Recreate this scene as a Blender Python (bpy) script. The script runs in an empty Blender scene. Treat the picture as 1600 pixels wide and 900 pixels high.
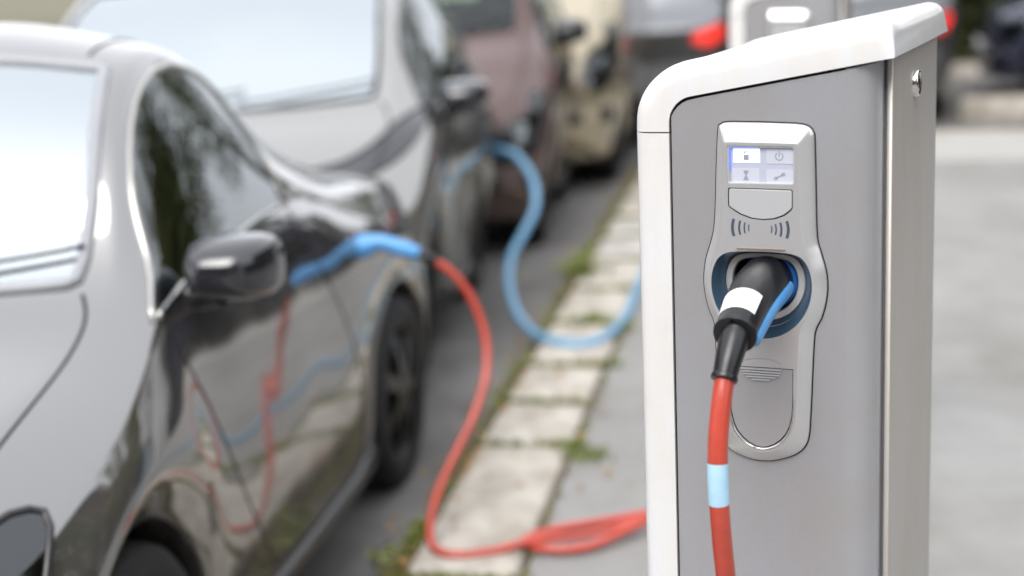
import bpy, math, random
import numpy as np
from mathutils import Vector, Matrix

random.seed(7); np.random.seed(7)
S = bpy.context.scene
COL = S.collection
R = math.radians

# ------------------------------------------------------------------ camera
FPX = 2514.0
pitch = math.atan(552 / FPX); roll = math.atan(475 / 11450.0)
cam_d = bpy.data.cameras.new('camera'); cam = bpy.data.objects.new('camera', cam_d); COL.objects.link(cam)
S.camera = cam
cam_d.sensor_width = 36.0; cam_d.lens = 36.0 * FPX / 1600.0
cam_d.clip_start = 0.05; cam_d.clip_end = 500
fw = Vector((0, math.cos(pitch), -math.sin(pitch))); r0 = Vector((1, 0, 0)); u0 = r0.cross(fw)
cr, sr = math.cos(roll), math.sin(roll)
rt = cr * r0 - sr * u0; up = sr * r0 + cr * u0
m = Matrix((rt, up, -fw)).transposed().to_4x4(); m.translation = Vector((0, 0, 1.5))
cam.matrix_world = m
cam_d.dof.use_dof = True; cam_d.dof.focus_distance = 1.87; cam_d.dof.aperture_fstop = 2.2
cam_d.dof.aperture_blades = 9

# ------------------------------------------------------------------ world, sun, exposure
W = bpy.data.worlds.new('World'); S.world = W; W.use_nodes = True
nt = W.node_tree; nt.nodes.clear()
SUN_EL, SUN_AZ = R(50), R(205)
sky = nt.nodes.new('ShaderNodeTexSky'); sky.sky_type = 'NISHITA'; sky.sun_disc = False
sky.sun_elevation = SUN_EL; sky.sun_rotation = SUN_AZ
sky.air_density = 1.0; sky.dust_density = 6.0; sky.ozone_density = 1.0
hs = nt.nodes.new('ShaderNodeHueSaturation'); hs.inputs['Saturation'].default_value = 0.22
bg = nt.nodes.new('ShaderNodeBackground'); bg.inputs['Strength'].default_value = 0.15
ow = nt.nodes.new('ShaderNodeOutputWorld')
cl = nt.nodes.new('ShaderNodeMixRGB'); cl.inputs['Fac'].default_value = 0.6; cl.inputs['Color2'].default_value = (9.8, 10.0, 10.6, 1)   # an even cloud layer over the clear sky
nt.links.new(sky.outputs[0], hs.inputs['Color']); nt.links.new(hs.outputs[0], cl.inputs['Color1']); nt.links.new(cl.outputs[0], bg.inputs['Color'])
nt.links.new(bg.outputs[0], ow.inputs['Surface'])
sun_d = bpy.data.lights.new('sun', 'SUN'); sun = bpy.data.objects.new('sun', sun_d); COL.objects.link(sun)
sun_d.energy = 1.4; sun_d.angle = R(40); sun_d.color = (1.0, 0.975, 0.94)
sd = Vector((math.sin(SUN_AZ) * math.cos(SUN_EL), math.cos(SUN_AZ) * math.cos(SUN_EL), math.sin(SUN_EL)))
sun.rotation_euler = (-sd).to_track_quat('-Z', 'Y').to_euler(); sun.location = (0, 0, 30)
S.view_settings.view_transform = 'Standard'; S.view_settings.look = 'None'
S.view_settings.exposure = 0.66; S.view_settings.gamma = 1.0
S.render.engine = 'CYCLES'
S.cycles.max_bounces = 8; S.cycles.transparent_max_bounces = 12
S.cycles.use_denoising = True

# ------------------------------------------------------------------ frames of the place
A = R(10)                                   # the kerb runs 10 degrees right of the view
KD = Vector((math.sin(A), math.cos(A), 0)); ND = Vector((math.cos(A), -math.sin(A), 0))
K0 = Vector((-0.917, 0.162, 0))
def kp(u, l, z=0.0): return K0 + KD * u + ND * l + Vector((0, 0, z))
ROAD = -0.10

# ------------------------------------------------------------------ helpers
MATS = {}
def mat(name, col, rough=0.5, metal=0.0, var=0.0, scale=40.0, bump=0.0, coat=0.0, spec=0.5, detail=6.0,
        col2=None, emis=None, estr=0.0, bscale=None, backdark=False, coatr=0.03, dirt=0.0, dscale=(5, 5, 1.2), dtint=(1, .97, .92)):
    if name in MATS: return MATS[name]
    M = bpy.data.materials.new(name); M.use_nodes = True
    t = M.node_tree; b = t.nodes['Principled BSDF']
    b.inputs['Base Color'].default_value = (*col, 1); b.inputs['Roughness'].default_value = rough
    b.inputs['Metallic'].default_value = metal; b.inputs['Coat Weight'].default_value = coat
    b.inputs['Coat Roughness'].default_value = coatr; b.inputs['Specular IOR Level'].default_value = spec
    if emis: b.inputs['Emission Color'].default_value = (*emis, 1); b.inputs['Emission Strength'].default_value = estr
    tc = t.nodes.new('ShaderNodeTexCoord')
    if var > 0 or col2:
        n = t.nodes.new('ShaderNodeTexNoise'); n.inputs['Scale'].default_value = scale; n.inputs['Detail'].default_value = detail
        n.inputs['Roughness'].default_value = 0.65
        t.links.new(tc.outputs['Object'], n.inputs['Vector'])
        rp = t.nodes.new('ShaderNodeValToRGB'); rp.color_ramp.elements[0].position = 0.3; rp.color_ramp.elements[1].position = 0.7
        c2 = col2 if col2 else tuple(min(1, c * (1 + var)) for c in col)
        c1 = col if col2 else tuple(c * (1 - var) for c in col)
        rp.color_ramp.elements[0].color = (*c1, 1); rp.color_ramp.elements[1].color = (*c2, 1)
        t.links.new(n.outputs['Fac'], rp.inputs['Fac']); t.links.new(rp.outputs['Color'], b.inputs['Base Color'])
    if dirt > 0:                                                # streaks and stains with a shape of their own
        mp = t.nodes.new('ShaderNodeMapping'); mp.inputs['Scale'].default_value = dscale; t.links.new(tc.outputs['Object'], mp.inputs['Vector'])
        n3 = t.nodes.new('ShaderNodeTexNoise'); n3.inputs['Scale'].default_value = 1.0; n3.inputs['Detail'].default_value = 9; n3.inputs['Roughness'].default_value = .6; n3.inputs['Distortion'].default_value = .6
        t.links.new(mp.outputs[0], n3.inputs['Vector'])
        r3 = t.nodes.new('ShaderNodeValToRGB'); r3.color_ramp.elements[0].position = .38; r3.color_ramp.elements[1].position = .62
        r3.color_ramp.elements[0].color = (*[(1 - dirt) * c for c in dtint], 1); r3.color_ramp.elements[1].color = (1, 1, 1, 1)
        t.links.new(n3.outputs['Fac'], r3.inputs['Fac'])
        mu = t.nodes.new('ShaderNodeMixRGB'); mu.blend_type = 'MULTIPLY'; mu.inputs['Fac'].default_value = 1
        src = b.inputs['Base Color'].links[0].from_socket if b.inputs['Base Color'].links else None
        if src: t.links.new(src, mu.inputs['Color1'])
        else: mu.inputs['Color1'].default_value = (*col, 1)
        t.links.new(r3.outputs[0], mu.inputs['Color2']); t.links.new(mu.outputs[0], b.inputs['Base Color'])
    if bump > 0:
        n2 = t.nodes.new('ShaderNodeTexNoise'); n2.inputs['Scale'].default_value = bscale or scale; n2.inputs['Detail'].default_value = 8
        t.links.new(tc.outputs['Object'], n2.inputs['Vector'])
        bp = t.nodes.new('ShaderNodeBump'); bp.inputs['Strength'].default_value = bump; bp.inputs['Distance'].default_value = 0.002
        t.links.new(n2.outputs['Fac'], bp.inputs['Height']); t.links.new(bp.outputs['Normal'], b.inputs['Normal'])
    if backdark:
        d = t.nodes.new('ShaderNodeBsdfDiffuse'); d.inputs['Color'].default_value = (0.02, 0.02, 0.02, 1)
        g = t.nodes.new('ShaderNodeNewGeometry'); mx = t.nodes.new('ShaderNodeMixShader')
        t.links.new(g.outputs['Backfacing'], mx.inputs['Fac']); t.links.new(b.outputs[0], mx.inputs[1]); t.links.new(d.outputs[0], mx.inputs[2])
        t.links.new(mx.outputs[0], t.nodes['Material Output'].inputs['Surface'])
    MATS[name] = M
    return M
def glass(name, tint, refl=0.3, ior=1.9, rough=0.02, gcol=(0.93, 0.98, 1)):
    if name in MATS: return MATS[name]
    M = bpy.data.materials.new(name); M.use_nodes = True; t = M.node_tree; t.nodes.clear()
    o = t.nodes.new('ShaderNodeOutputMaterial'); g = t.nodes.new('ShaderNodeBsdfGlossy'); tr = t.nodes.new('ShaderNodeBsdfTransparent')
    g.inputs['Roughness'].default_value = rough; g.inputs['Color'].default_value = (*gcol, 1)
    tr.inputs['Color'].default_value = (*tint, 1)
    fr = t.nodes.new('ShaderNodeFresnel'); fr.inputs['IOR'].default_value = ior
    ma = t.nodes.new('ShaderNodeMath'); ma.operation = 'MULTIPLY_ADD'; ma.inputs[1].default_value = 1 - refl; ma.inputs[2].default_value = refl
    mx = t.nodes.new('ShaderNodeMixShader')
    t.links.new(fr.outputs[0], ma.inputs[0]); t.links.new(ma.outputs[0], mx.inputs['Fac'])
    t.links.new(tr.outputs[0], mx.inputs[1]); t.links.new(g.outputs[0], mx.inputs[2]); t.links.new(mx.outputs[0], o.inputs['Surface'])
    MATS[name] = M
    return M
def paint(name, col, metal=0.85, rough=0.14, cior=1.5, coatr=.03, wavy=0.0, pave_refl=0.0):
    M = mat(name, col, rough=rough, metal=metal, coat=1.0, backdark=True, var=0.05, scale=900, detail=2, coatr=coatr)
    M.node_tree.nodes['Principled BSDF'].inputs['Coat IOR'].default_value = cior
    if wavy:                                                    # pressed steel is never quite flat
        t = M.node_tree; n = t.nodes.new('ShaderNodeTexNoise'); n.inputs['Scale'].default_value = 3.0; n.inputs['Detail'].default_value = 0.5; tc = t.nodes.new('ShaderNodeTexCoord')
        bp = t.nodes.new('ShaderNodeBump'); bp.inputs['Strength'].default_value = 1; bp.inputs['Distance'].default_value = wavy
        t.links.new(tc.outputs['Object'], n.inputs['Vector']); t.links.new(n.outputs['Fac'], bp.inputs['Height'])
        for k in ('Normal', 'Coat Normal'): t.links.new(bp.outputs[0], t.nodes['Principled BSDF'].inputs[k])
    if pave_refl:                                                    # grey pavement reflection painted over the lower flanks, muting mirrored cables
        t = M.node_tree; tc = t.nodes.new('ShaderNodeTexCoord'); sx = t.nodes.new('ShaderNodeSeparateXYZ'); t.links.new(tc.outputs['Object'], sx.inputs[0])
        mr = t.nodes.new('ShaderNodeMapRange'); mr.inputs['From Min'].default_value = .45; mr.inputs['From Max'].default_value = .98; mr.inputs['To Min'].default_value = pave_refl; mr.inputs['To Max'].default_value = 0
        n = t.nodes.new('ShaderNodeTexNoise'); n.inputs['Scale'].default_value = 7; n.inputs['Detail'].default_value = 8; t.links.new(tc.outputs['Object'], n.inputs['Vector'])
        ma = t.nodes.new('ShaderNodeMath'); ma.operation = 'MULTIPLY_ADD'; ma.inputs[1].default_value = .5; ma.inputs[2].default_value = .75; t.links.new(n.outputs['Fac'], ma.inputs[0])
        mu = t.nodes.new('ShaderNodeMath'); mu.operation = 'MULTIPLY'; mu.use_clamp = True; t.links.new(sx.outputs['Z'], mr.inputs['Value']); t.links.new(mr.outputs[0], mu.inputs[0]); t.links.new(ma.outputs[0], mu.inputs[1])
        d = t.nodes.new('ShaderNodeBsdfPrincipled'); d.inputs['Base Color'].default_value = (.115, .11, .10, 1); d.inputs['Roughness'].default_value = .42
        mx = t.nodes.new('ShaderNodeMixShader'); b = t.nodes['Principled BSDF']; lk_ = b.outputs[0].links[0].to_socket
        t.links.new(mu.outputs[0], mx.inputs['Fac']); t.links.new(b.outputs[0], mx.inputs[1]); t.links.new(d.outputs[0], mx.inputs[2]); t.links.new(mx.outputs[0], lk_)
    return M

def mesh(name, verts, faces, material=None, parent=None, smooth=True, loc=None):
    me = bpy.data.meshes.new(name); me.from_pydata([tuple(v) for v in verts], [], [tuple(f) for f in faces]); me.update()
    if smooth: me.polygons.foreach_set('use_smooth', [True] * len(me.polygons))
    if material: me.materials.append(material)
    o = bpy.data.objects.new(name, me); COL.objects.link(o)
    if parent: o.parent = parent
    if loc: o.location = loc
    return o
def empty(name, loc=(0, 0, 0), rz=0.0, parent=None):
    o = bpy.data.objects.new(name, None); COL.objects.link(o); o.location = loc; o.rotation_euler = (0, 0, rz)
    o.empty_display_size = 0.2
    if parent: o.parent = parent
    return o
def tag(o, label=None, cat=None, group=None, kind=None):
    if label: o['label'] = label
    if cat: o['category'] = cat
    if group: o['group'] = group
    if kind: o['kind'] = kind
    return o
def copy_tree(o, parent=None):
    c = o.copy(); COL.objects.link(c); c.parent = parent
    for ch in list(o.children): copy_tree(ch, c)
    return c
class MB:
    def __init__(s): s.v = []; s.f = []
    def add(s, v, f):
        k = len(s.v); s.v += [tuple(x) for x in v]; s.f += [tuple(i + k for i in q) for q in f]
    def box(s, c, d, rz=0, ch=0.0):
        x, y, z = d[0] / 2, d[1] / 2, d[2] / 2
        if ch <= 0:
            v = [(-x, -y, -z), (x, -y, -z), (x, y, -z), (-x, y, -z), (-x, -y, z), (x, -y, z), (x, y, z), (-x, y, z)]
            f = [(3, 2, 1, 0), (4, 5, 6, 7), (0, 1, 5, 4), (1, 2, 6, 5), (2, 3, 7, 6), (3, 0, 4, 7)]
        else:
            v = []; 
            for zz, i in ((-z, 0), (z - ch, 0), (z, ch)):
                v += [(-x + i, -y + i, zz), (x - i, -y + i, zz), (x - i, y - i, zz), (-x + i, y - i, zz)]
            f = [(3, 2, 1, 0), (8, 9, 10, 11)]
            for k in (0, 4):
                for j in range(4): f.append((k + j, k + (j + 1) % 4, k + 4 + (j + 1) % 4, k + 4 + j))
        co, si = math.cos(rz), math.sin(rz)
        s.add([(c[0] + a * co - b * si, c[1] + a * si + b * co, c[2] + e) for a, b, e in v], f)
        return s
    def build(s, name, material, parent=None, smooth=False): return mesh(name, s.v, s.f, material, parent, smooth)
def grid_faces(nu, nv, cu=False, cv=False):
    f = []
    for i in range(nu if cu else nu - 1):
        for j in range(nv if cv else nv - 1):
            a = i * nv + j; b = ((i + 1) % nu) * nv + j; c = ((i + 1) % nu) * nv + (j + 1) % nv; d = i * nv + (j + 1) % nv
            f.append((a, b, c, d))
    return f
def crom(pts, n=8):
    P = [np.array(p, float) for p in pts]; P = [2 * P[0] - P[1]] + P + [2 * P[-1] - P[-2]]
    out = []
    for i in range(1, len(P) - 2):
        for k in range(n):
            t = k / n; p0, p1, p2, p3 = P[i - 1:i + 3]
            out.append(0.5 * (2 * p1 + (p2 - p0) * t + (2 * p0 - 5 * p1 + 4 * p2 - p3) * t * t + (3 * p1 - p0 - 3 * p2 + p3) * t ** 3))
    out.append(P[-2]); return out
def sweep(path, radii, seg=20, a0=0.0, a1=2 * math.pi, off=0.0, caps=True, up=(0, 0, 1), sq=1.0):
    P = [Vector(p) for p in path]; v = []; closed = abs(a1 - a0) > 6.28
    n = None; prev = None
    for i, p in enumerate(P):
        tg = (P[min(i + 1, len(P) - 1)] - P[max(i - 1, 0)]).normalized()
        if n is None:
            n = Vector(up) - tg * Vector(up).dot(tg); n.normalize()
        else:
            n = n - tg * n.dot(tg); n.normalize()
        b = tg.cross(n); r = (radii[i] if hasattr(radii, '__len__') else radii) + off
        ns = seg if closed else seg + 1
        for k in range(ns):
            a = a0 + (a1 - a0) * k / seg
            v.append(p + n * (math.cos(a) * r) + b * (math.sin(a) * r * sq))
    ns = seg if closed else seg + 1
    f = [q[::-1] for q in grid_faces(len(P), ns, False, closed)]
    f = [q[::-1] for q in f]
    if caps and closed:
        f.append(tuple(range(ns))[::-1]); f.append(tuple(range((len(P) - 1) * ns, len(P) * ns)))
    return v, f
def tube(name, pts, r, material, parent=None, n=8, seg=14, **kw):
    path = crom(pts, n) if n > 1 else pts
    if hasattr(r, '__len__'):
        rr = crom([(x, 0, 0) for x in r], n) if n > 1 else [(x,) for x in r]; r = [x[0] for x in rr]
    v, f = sweep(path, r, seg, **kw)
    return mesh(name, v, f, material, parent)
def lathe(prof, seg=48, axis='y', c=(0, 0, 0)):
    v = []
    for i in range(seg):
        a = 2 * math.pi * i / seg
        for r, h in prof:
            if axis == 'y': v.append((c[0] + r * math.cos(a), c[1] + h, c[2] + r * math.sin(a)))
            elif axis == 'x': v.append((c[0] + h, c[1] + r * math.cos(a), c[2] + r * math.sin(a)))
            else: v.append((c[0] + r * math.cos(a), c[1] + r * math.sin(a), c[2] + h))
    return v, grid_faces(seg, len(prof), True, False)
def plate(loops, y0, depth, bevel=0.0, res=2):
    """closed outlines in x,z (first is the edge, others are holes) made into a plate whose front lies at y0"""
    cu = bpy.data.curves.new('tmp', 'CURVE'); cu.dimensions = '2D'; cu.fill_mode = 'BOTH'
    cu.extrude = max(depth / 2 - bevel, 1e-5); cu.bevel_depth = bevel; cu.bevel_resolution = res; cu.offset = -bevel
    for L in loops:
        sp = cu.splines.new('POLY'); sp.points.add(len(L) - 1); sp.use_cyclic_u = True
        for i, (x, z) in enumerate(L): sp.points[i].co = (x, z, 0, 1)
    o = bpy.data.objects.new('tmp', cu); COL.objects.link(o)
    bpy.context.view_layer.update()
    me = bpy.data.meshes.new_from_object(o.evaluated_get(bpy.context.evaluated_depsgraph_get()))
    v = [(p.co.x, y0 + depth / 2 - p.co.z, p.co.y) for p in me.vertices]; f = [tuple(p.vertices) for p in me.polygons]
    bpy.data.objects.remove(o); bpy.data.curves.remove(cu); bpy.data.meshes.remove(me)
    return v, f
def rrect(x0, z0, x1, z1, r, n=6):
    o = []
    for cx, cz, a in ((x1 - r, z1 - r, 0), (x0 + r, z1 - r, 90), (x0 + r, z0 + r, 180), (x1 - r, z0 + r, 270)):
        for k in range(n + 1):
            t = R(a + 90 * k / n); o.append((cx + r * math.cos(t), cz + r * math.sin(t)))
    return o
def sm_loop(pts, n=4):
    """Catmull-Rom resample of a closed outline"""
    P = [np.array(p, float) for p in pts]; N = len(P); out = []
    for i in range(N):
        p0, p1, p2, p3 = P[i - 1], P[i], P[(i + 1) % N], P[(i + 2) % N]
        for k in range(n):
            t = k / n
            out.append(tuple(0.5 * (2 * p1 + (p2 - p0) * t + (2 * p0 - 5 * p1 + 4 * p2 - p3) * t * t + (3 * p1 - p0 - 3 * p2 + p3) * t ** 3)))
    return out
def smooth_by_angle(o, deg=35):
    me = o.data
    me.polygons.foreach_set('use_smooth', [True] * len(me.polygons))
    import bmesh
    bm = bmesh.new(); bm.from_mesh(me)
    for e in bm.edges:
        if len(e.link_faces) == 2 and e.calc_face_angle(0) > R(deg): e.smooth = False
    bm.to_mesh(me); bm.free()
    return o
def fix_normals(o):
    import bmesh
    bm = bmesh.new(); bm.from_mesh(o.data); bmesh.ops.recalc_face_normals(bm, faces=bm.faces); bm.to_mesh(o.data); bm.free()
    return o

# ------------------------------------------------------------------ materials
m_white = mat('white_plastic', (0.76, 0.77, 0.79), 0.32, coat=0.3, var=0.015, scale=30, bump=0.02, bscale=900, dirt=.025, dscale=(20, 14, 5))
m_panel = mat('grey_powder_coat', (0.455, 0.462, 0.495), 0.33, metal=0.42, dirt=.035, dscale=(7, 8, 4), var=0.07, scale=1400, detail=3, bump=0.12, bscale=1600)
m_side = mat('taupe_aluminium', (0.49, 0.475, 0.455), 0.40, metal=0.35, dirt=.02, dscale=(8, 8, 3), var=0.05, scale=900, detail=3, bump=0.05, bscale=1500)
m_silver = mat('silver_plastic', (0.66, 0.66, 0.665), 0.25, metal=0.55, var=0.03, scale=1500, detail=2, bump=0.04, bscale=1800)
m_silver2 = mat('pale_silver_plastic', (0.55, 0.555, 0.57), 0.38, metal=0.25, var=0.03, scale=1500, detail=2)
m_flap = mat('flap_silver', (0.42, 0.41, 0.425), 0.36, metal=0.3, var=0.03, scale=1500, detail=2)
m_cone = mat('blue_grey_plastic', (0.07, 0.13, 0.20), 0.28, metal=0.3, coat=0.4)
m_black = mat('black_rubber', (0.010, 0.011, 0.013), 0.30, var=0.15, scale=300, bump=0.03, bscale=900)
m_black2 = mat('black_plastic', (0.015, 0.016, 0.018), 0.5)
m_gap = mat('dark_gap', (0.01, 0.01, 0.012), 0.8)
m_blue = mat('blue_plastic', (0.03, 0.17, 0.55), 0.35, coat=0.2)
m_lblue = mat('light_blue_plastic', (0.085, 0.31, 0.66), 0.35, coat=0.2)
m_red = mat('red_cable_jacket', (0.54, 0.072, 0.046), 0.30, coat=0.25, var=0.06, scale=60, bump=0.04, bscale=300, dirt=.18, dscale=(9, 9, 9))
m_bluecab = mat('blue_cable_jacket', (0.14, 0.32, 0.50), 0.42, coat=0.2)
m_tape = mat('pale_blue_tape', (0.45, 0.70, 0.88), 0.45, var=0.05, scale=80)
m_label = mat('white_label', (0.85, 0.85, 0.84), 0.5)
m_chrome = mat('chrome', (0.78, 0.77, 0.74), 0.14, metal=1.0)
m_ink = mat('dark_blue_print', (0.06, 0.075, 0.12), 0.5)
m_glyph = mat('grey_print', (0.30, 0.32, 0.39), 0.5)
m_screen = mat('screen_grey', (0.44, 0.46, 0.55), 0.3, emis=(0.62, 0.66, 0.9), estr=0.07)
m_tile = mat('screen_tile', (0.52, 0.54, 0.61), 0.35, emis=(0.75, 0.78, 0.95), estr=0.06)
m_tilelit = mat('screen_tile_lit', (0.75, 0.8, 0.95), 0.35, emis=(0.66, 0.78, 1.0), estr=0.55)
m_led = mat('blue_backlight', (0.1, 0.15, 0.8), 0.3, emis=(0.12, 0.2, 1.0), estr=0.8)
m_tyre = mat('tyre_rubber', (0.012, 0.012, 0.013), 0.75, var=0.2, scale=60)
m_rim = mat('alloy_rim', (0.035, 0.035, 0.037), 0.35, metal=0.9)
m_trim = mat('black_trim', (0.012, 0.012, 0.013), 0.35, coat=0.3)
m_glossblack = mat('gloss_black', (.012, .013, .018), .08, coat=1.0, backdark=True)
m_seal = mat('grey_seal', (.30, .31, .33), .35)
m_under = mat('underbody', (0.01, 0.01, 0.01), 0.9)
m_seat = mat('seat_cloth', (0.03, 0.03, 0.033), 0.9)
m_gl_ws = glass('windscreen_glass', (0.55, 0.62, 0.60), 0.55, gcol=(.78, .84, .87))
m_gl_side = glass('side_glass', (0.20, 0.24, 0.21), 0.10, 1.7)
m_gl_clear = glass('clear_glass', (0.55, 0.66, 0.58), 0.02, 1.45)
m_lamp = glass('headlamp_lens', (0.75, 0.8, 0.85), 0.05, 1.5)
m_redlamp = mat('red_tail_lamp', (0.55, 0.02, 0.015), 0.15, coat=0.5, emis=(1.0, 0.05, 0.03), estr=0.55)
m_redlens = mat('red_reflector', (0.30, 0.015, 0.02), 0.2, coat=0.5)
m_asphalt = mat('sidewalk_asphalt', (0.245, 0.244, 0.24), 0.85, col2=(0.305, 0.302, 0.295), scale=5, detail=14, bump=0.6, bscale=220, dirt=.22, dscale=(1.1, .7, 1))
m_road = mat('road_asphalt', (0.145, 0.14, 0.138), 0.8, col2=(0.20, 0.195, 0.19), scale=6, detail=14, bump=0.7, bscale=160, dirt=.35, dscale=(2.2, 1.2, 1))
m_stone = mat('kerb_granite', (0.44, 0.405, 0.355), 0.75, col2=(0.54, 0.505, 0.45), scale=14, detail=14, bump=0.6, bscale=120, dirt=.32, dscale=(5, 7, 4))
m_stone2 = mat('kerb_granite_b', (0.42, 0.40, 0.37), 0.75, col2=(0.52, 0.50, 0.47), scale=9, detail=14, bump=0.6, bscale=120, dirt=.35, dscale=(6, 5, 4))
m_soil = mat('joint_soil', (0.075, 0.06, 0.04), 0.95, col2=(0.13, 0.105, 0.07), scale=40)
m_grass = mat('weed_green', (0.10, 0.14, 0.03), 0.6, col2=(0.22, 0.25, 0.05), scale=9)
m_grass2 = mat('weed_dry', (0.25, 0.19, 0.07), 0.7, col2=(0.16, 0.15, 0.05), scale=12)
m_leafdry = mat('dry_leaf', (0.26, 0.10, 0.03), 0.7, col2=(0.36, 0.22, 0.07), scale=7)
m_bark = mat('bark', (0.11, 0.085, 0.06), 0.9, col2=(0.19, 0.16, 0.115), scale=8, bump=1.0, bscale=20)
m_leaf = mat('leaf_olive', (0.045, 0.075, 0.018), 0.55, col2=(0.12, 0.13, 0.03), scale=1.3)
m_leaf2 = mat('leaf_yellow', (0.16, 0.15, 0.03), 0.55, col2=(0.08, 0.10, 0.02), scale=1.3)
m_hedge = mat('hedge_leaf', (0.022, 0.035, 0.010), 0.6, col2=(0.07, 0.075, 0.02), scale=1.6)
m_brick = mat('brown_render', (0.075, 0.05, 0.036), 0.85, col2=(0.11, 0.075, 0.055), scale=3, bump=0.4, bscale=60)
m_cream = mat('cream_render', (0.52, 0.46, 0.36), 0.85, col2=(0.60, 0.54, 0.43), scale=3, bump=0.3, bscale=60)
m_frame = mat('window_paint', (0.75, 0.74, 0.70), 0.5)
m_winglass = mat('window_glass', (0.02, 0.025, 0.03), 0.04, spec=0.9)
m_roof = mat('roof_tile', (0.16, 0.07, 0.045), 0.8, col2=(0.22, 0.10, 0.06), scale=6)

# ------------------------------------------------------------------ ground, road, pavement
def slab(name, u0_, u1, l0, l1, z0, z1, material, nu=1, nl=1):
    v = []; f = []
    for z in (z0, z1):
        for u, l in ((u0_, l0), (u1, l0), (u1, l1), (u0_, l1)): v.append(kp(u, l, z))
    f = [(0, 1, 2, 3), (7, 6, 5, 4), (1, 0, 4, 5), (2, 1, 5, 6), (3, 2, 6, 7), (0, 3, 7, 4)]
    return fix_normals(mesh(name, v, f, material, smooth=False))
g = mesh('ground', [(-300, -300, ROAD - 0.01), (300, -300, ROAD - 0.01), (300, 300, ROAD - 0.01), (-300, 300, ROAD - 0.01)], [(0, 1, 2, 3)],
         mat('earth', (0.10, 0.09, 0.06), 0.95, col2=(0.14, 0.13, 0.08), scale=0.5), smooth=False); tag(g, kind='structure')
road = slab('road', -14, 60, -9.0, 0.02, ROAD - 0.2, ROAD, m_road); tag(road, kind='structure')
cross = slab('crossing_road', 11.85, 17.0, 0.03, 40, ROAD - 0.2, ROAD + 0.002, m_road); tag(cross, kind='structure')
pave = slab('pavement', -14, 10.395, 0.305, 14, ROAD - 0.2, -0.004, m_asphalt); tag(pave, kind='structure')
tag(slab('verge', 17.2, 60, 0.3, 60, ROAD - 0.2, 0.0, mat('verge_grass', (0.05, 0.07, 0.02), 0.9, col2=(0.10, 0.09, 0.03), scale=1.5)), kind='structure')
# kerb with single stones
kerb = empty('kerb', K0, R(90) - A); tag(kerb, kind='structure')       # local x runs along the kerb, local -y to the pavement
kb = MB(); kb.box((0, -0.15, -0.17), (27, 0.31, 0.30)); kbed = kb.build('bedding', m_soil, kerb)
kbed.location = (-1.5, 0, 0)
joints = [-2.9, -2.3, -1.75, -1.2, -0.6, -0.05, 0.55, 1.1, 1.75, 2.35, 2.95, 3.52, 3.86, 4.55, 5.0, 5.46, 6.08, 6.68, 7.3, 7.9, 8.45, 9.05, 9.7, 10.3, 10.9, 11.5]
rs = random.Random(3)
for a, b in zip(joints[:-1], joints[1:]):
    if (a, b) == (3.52, 3.86): continue
    if a == 2.95: b = 3.52
    if a == 3.86: a = 3.545
    g1 = 0.022 + rs.random() * 0.018; dw = rs.random() * 0.012
    s_ = MB(); L = b - a - g1
    # a worn block: chamfered edges with slightly uneven corners
    j = lambda: rs.uniform(-0.006, 0.006)
    v = []
    for z, i in ((-0.14, 0), (-0.022, 0), (-0.006, 0.006), (0.0, 0.02)):
        for sx, sy in ((-1, -1), (1, -1), (1, 1), (-1, 1)):
            v.append((sx * (L / 2 - i) + j(), sy * (0.142 - dw / 2 - i) + j() * 0.7, z))
    f = [(12, 13, 14, 15)]
    for k in (0, 4, 8):
        for q in range(4): f.append((k + q, k + (q + 1) % 4, k + 4 + (q + 1) % 4, k + 4 + q))
    o = mesh('kerb_stone', v, f, m_stone if rs.random() < 0.6 else m_stone2, kerb, smooth=False)
    o.location = ((a + b) / 2, -0.148, rs.uniform(-0.004, 0.004) + 0.004); o.rotation_euler = (rs.uniform(-.01, .01), rs.uniform(-.006, .006), rs.uniform(-.012, .012))
fk = slab('paving_strip', 10.4, 11.54, 0.306, 14, ROAD - 0.2, 0.0, mat('pale_concrete', (.33, .325, .31), .85, col2=(.40, .395, .38), scale=4, detail=12, bump=.4, bscale=150)); tag(fk, kind='structure')
fk = slab('far_kerb', 11.55, 11.85, 0.305, 14, ROAD - 0.2, 0.0, m_stone); tag(fk, kind='structure')
ok = slab('opposite_kerb', 17.0, 17.2, 0.3, 40, ROAD - 0.2, 0.02, m_stone); tag(ok, kind='structure')

# ------------------------------------------------------------------ the charging post
CH_O = Vector((0.1473, 1.8565, 0)); CH_R = R(-23)
ch = empty('charging_post', CH_O, CH_R)
tag(ch, 'large grey and white charging post in sharp focus with a plug in its socket', 'charging post', 'charging posts')
# frame: inner and outer edge seen from the front
inn = [(.0437, .012), (.0437, 1.270)]; out = [(0.0, .012), (0.0, 1.270)]
def loft_frame(name, I, O, end=False):
    prof = [(0, .003), (0, -.0015), (.5, -.0022), (.74, -.0012), (.88, .0035), (.965, .0105), (1.0, .021), (1.005, .034), (.985, .05), (.96, .062), (.955, .20), (.96, .34),
            (.985, .355), (1.005, .372), (1.0, .388), (.95, .402), (.8, .408), (0, .408)]
    v = []
    for k, (a, b) in enumerate(zip(I, O)):
        for n, y in prof:
            bul = 0.0
            x = a[0] + (b[0] - a[0]) * n; z = a[1] + (b[1] - a[1]) * n
            if end and k >= len(I) - 8:
                a_ = R(90 * (k - (len(I) - 9)) / 8); ins_ = .010 * (1 - math.cos(a_)) * min(1, n * 1.5)
                y = y + ins_ if y < .2 else y - ins_
            v.append((x, y, z))
    np_ = len(prof); f = grid_faces(len(I), np_, False, True)
    f.append(tuple(range(np_))); f.append(tuple(range((len(I) - 1) * np_, len(I) * np_))[::-1])
    o = fix_normals(mesh(name, v, f, m_white, ch)); smooth_by_angle(o, 40)
    return o
loft_frame('frame_column', inn, out)
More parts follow.
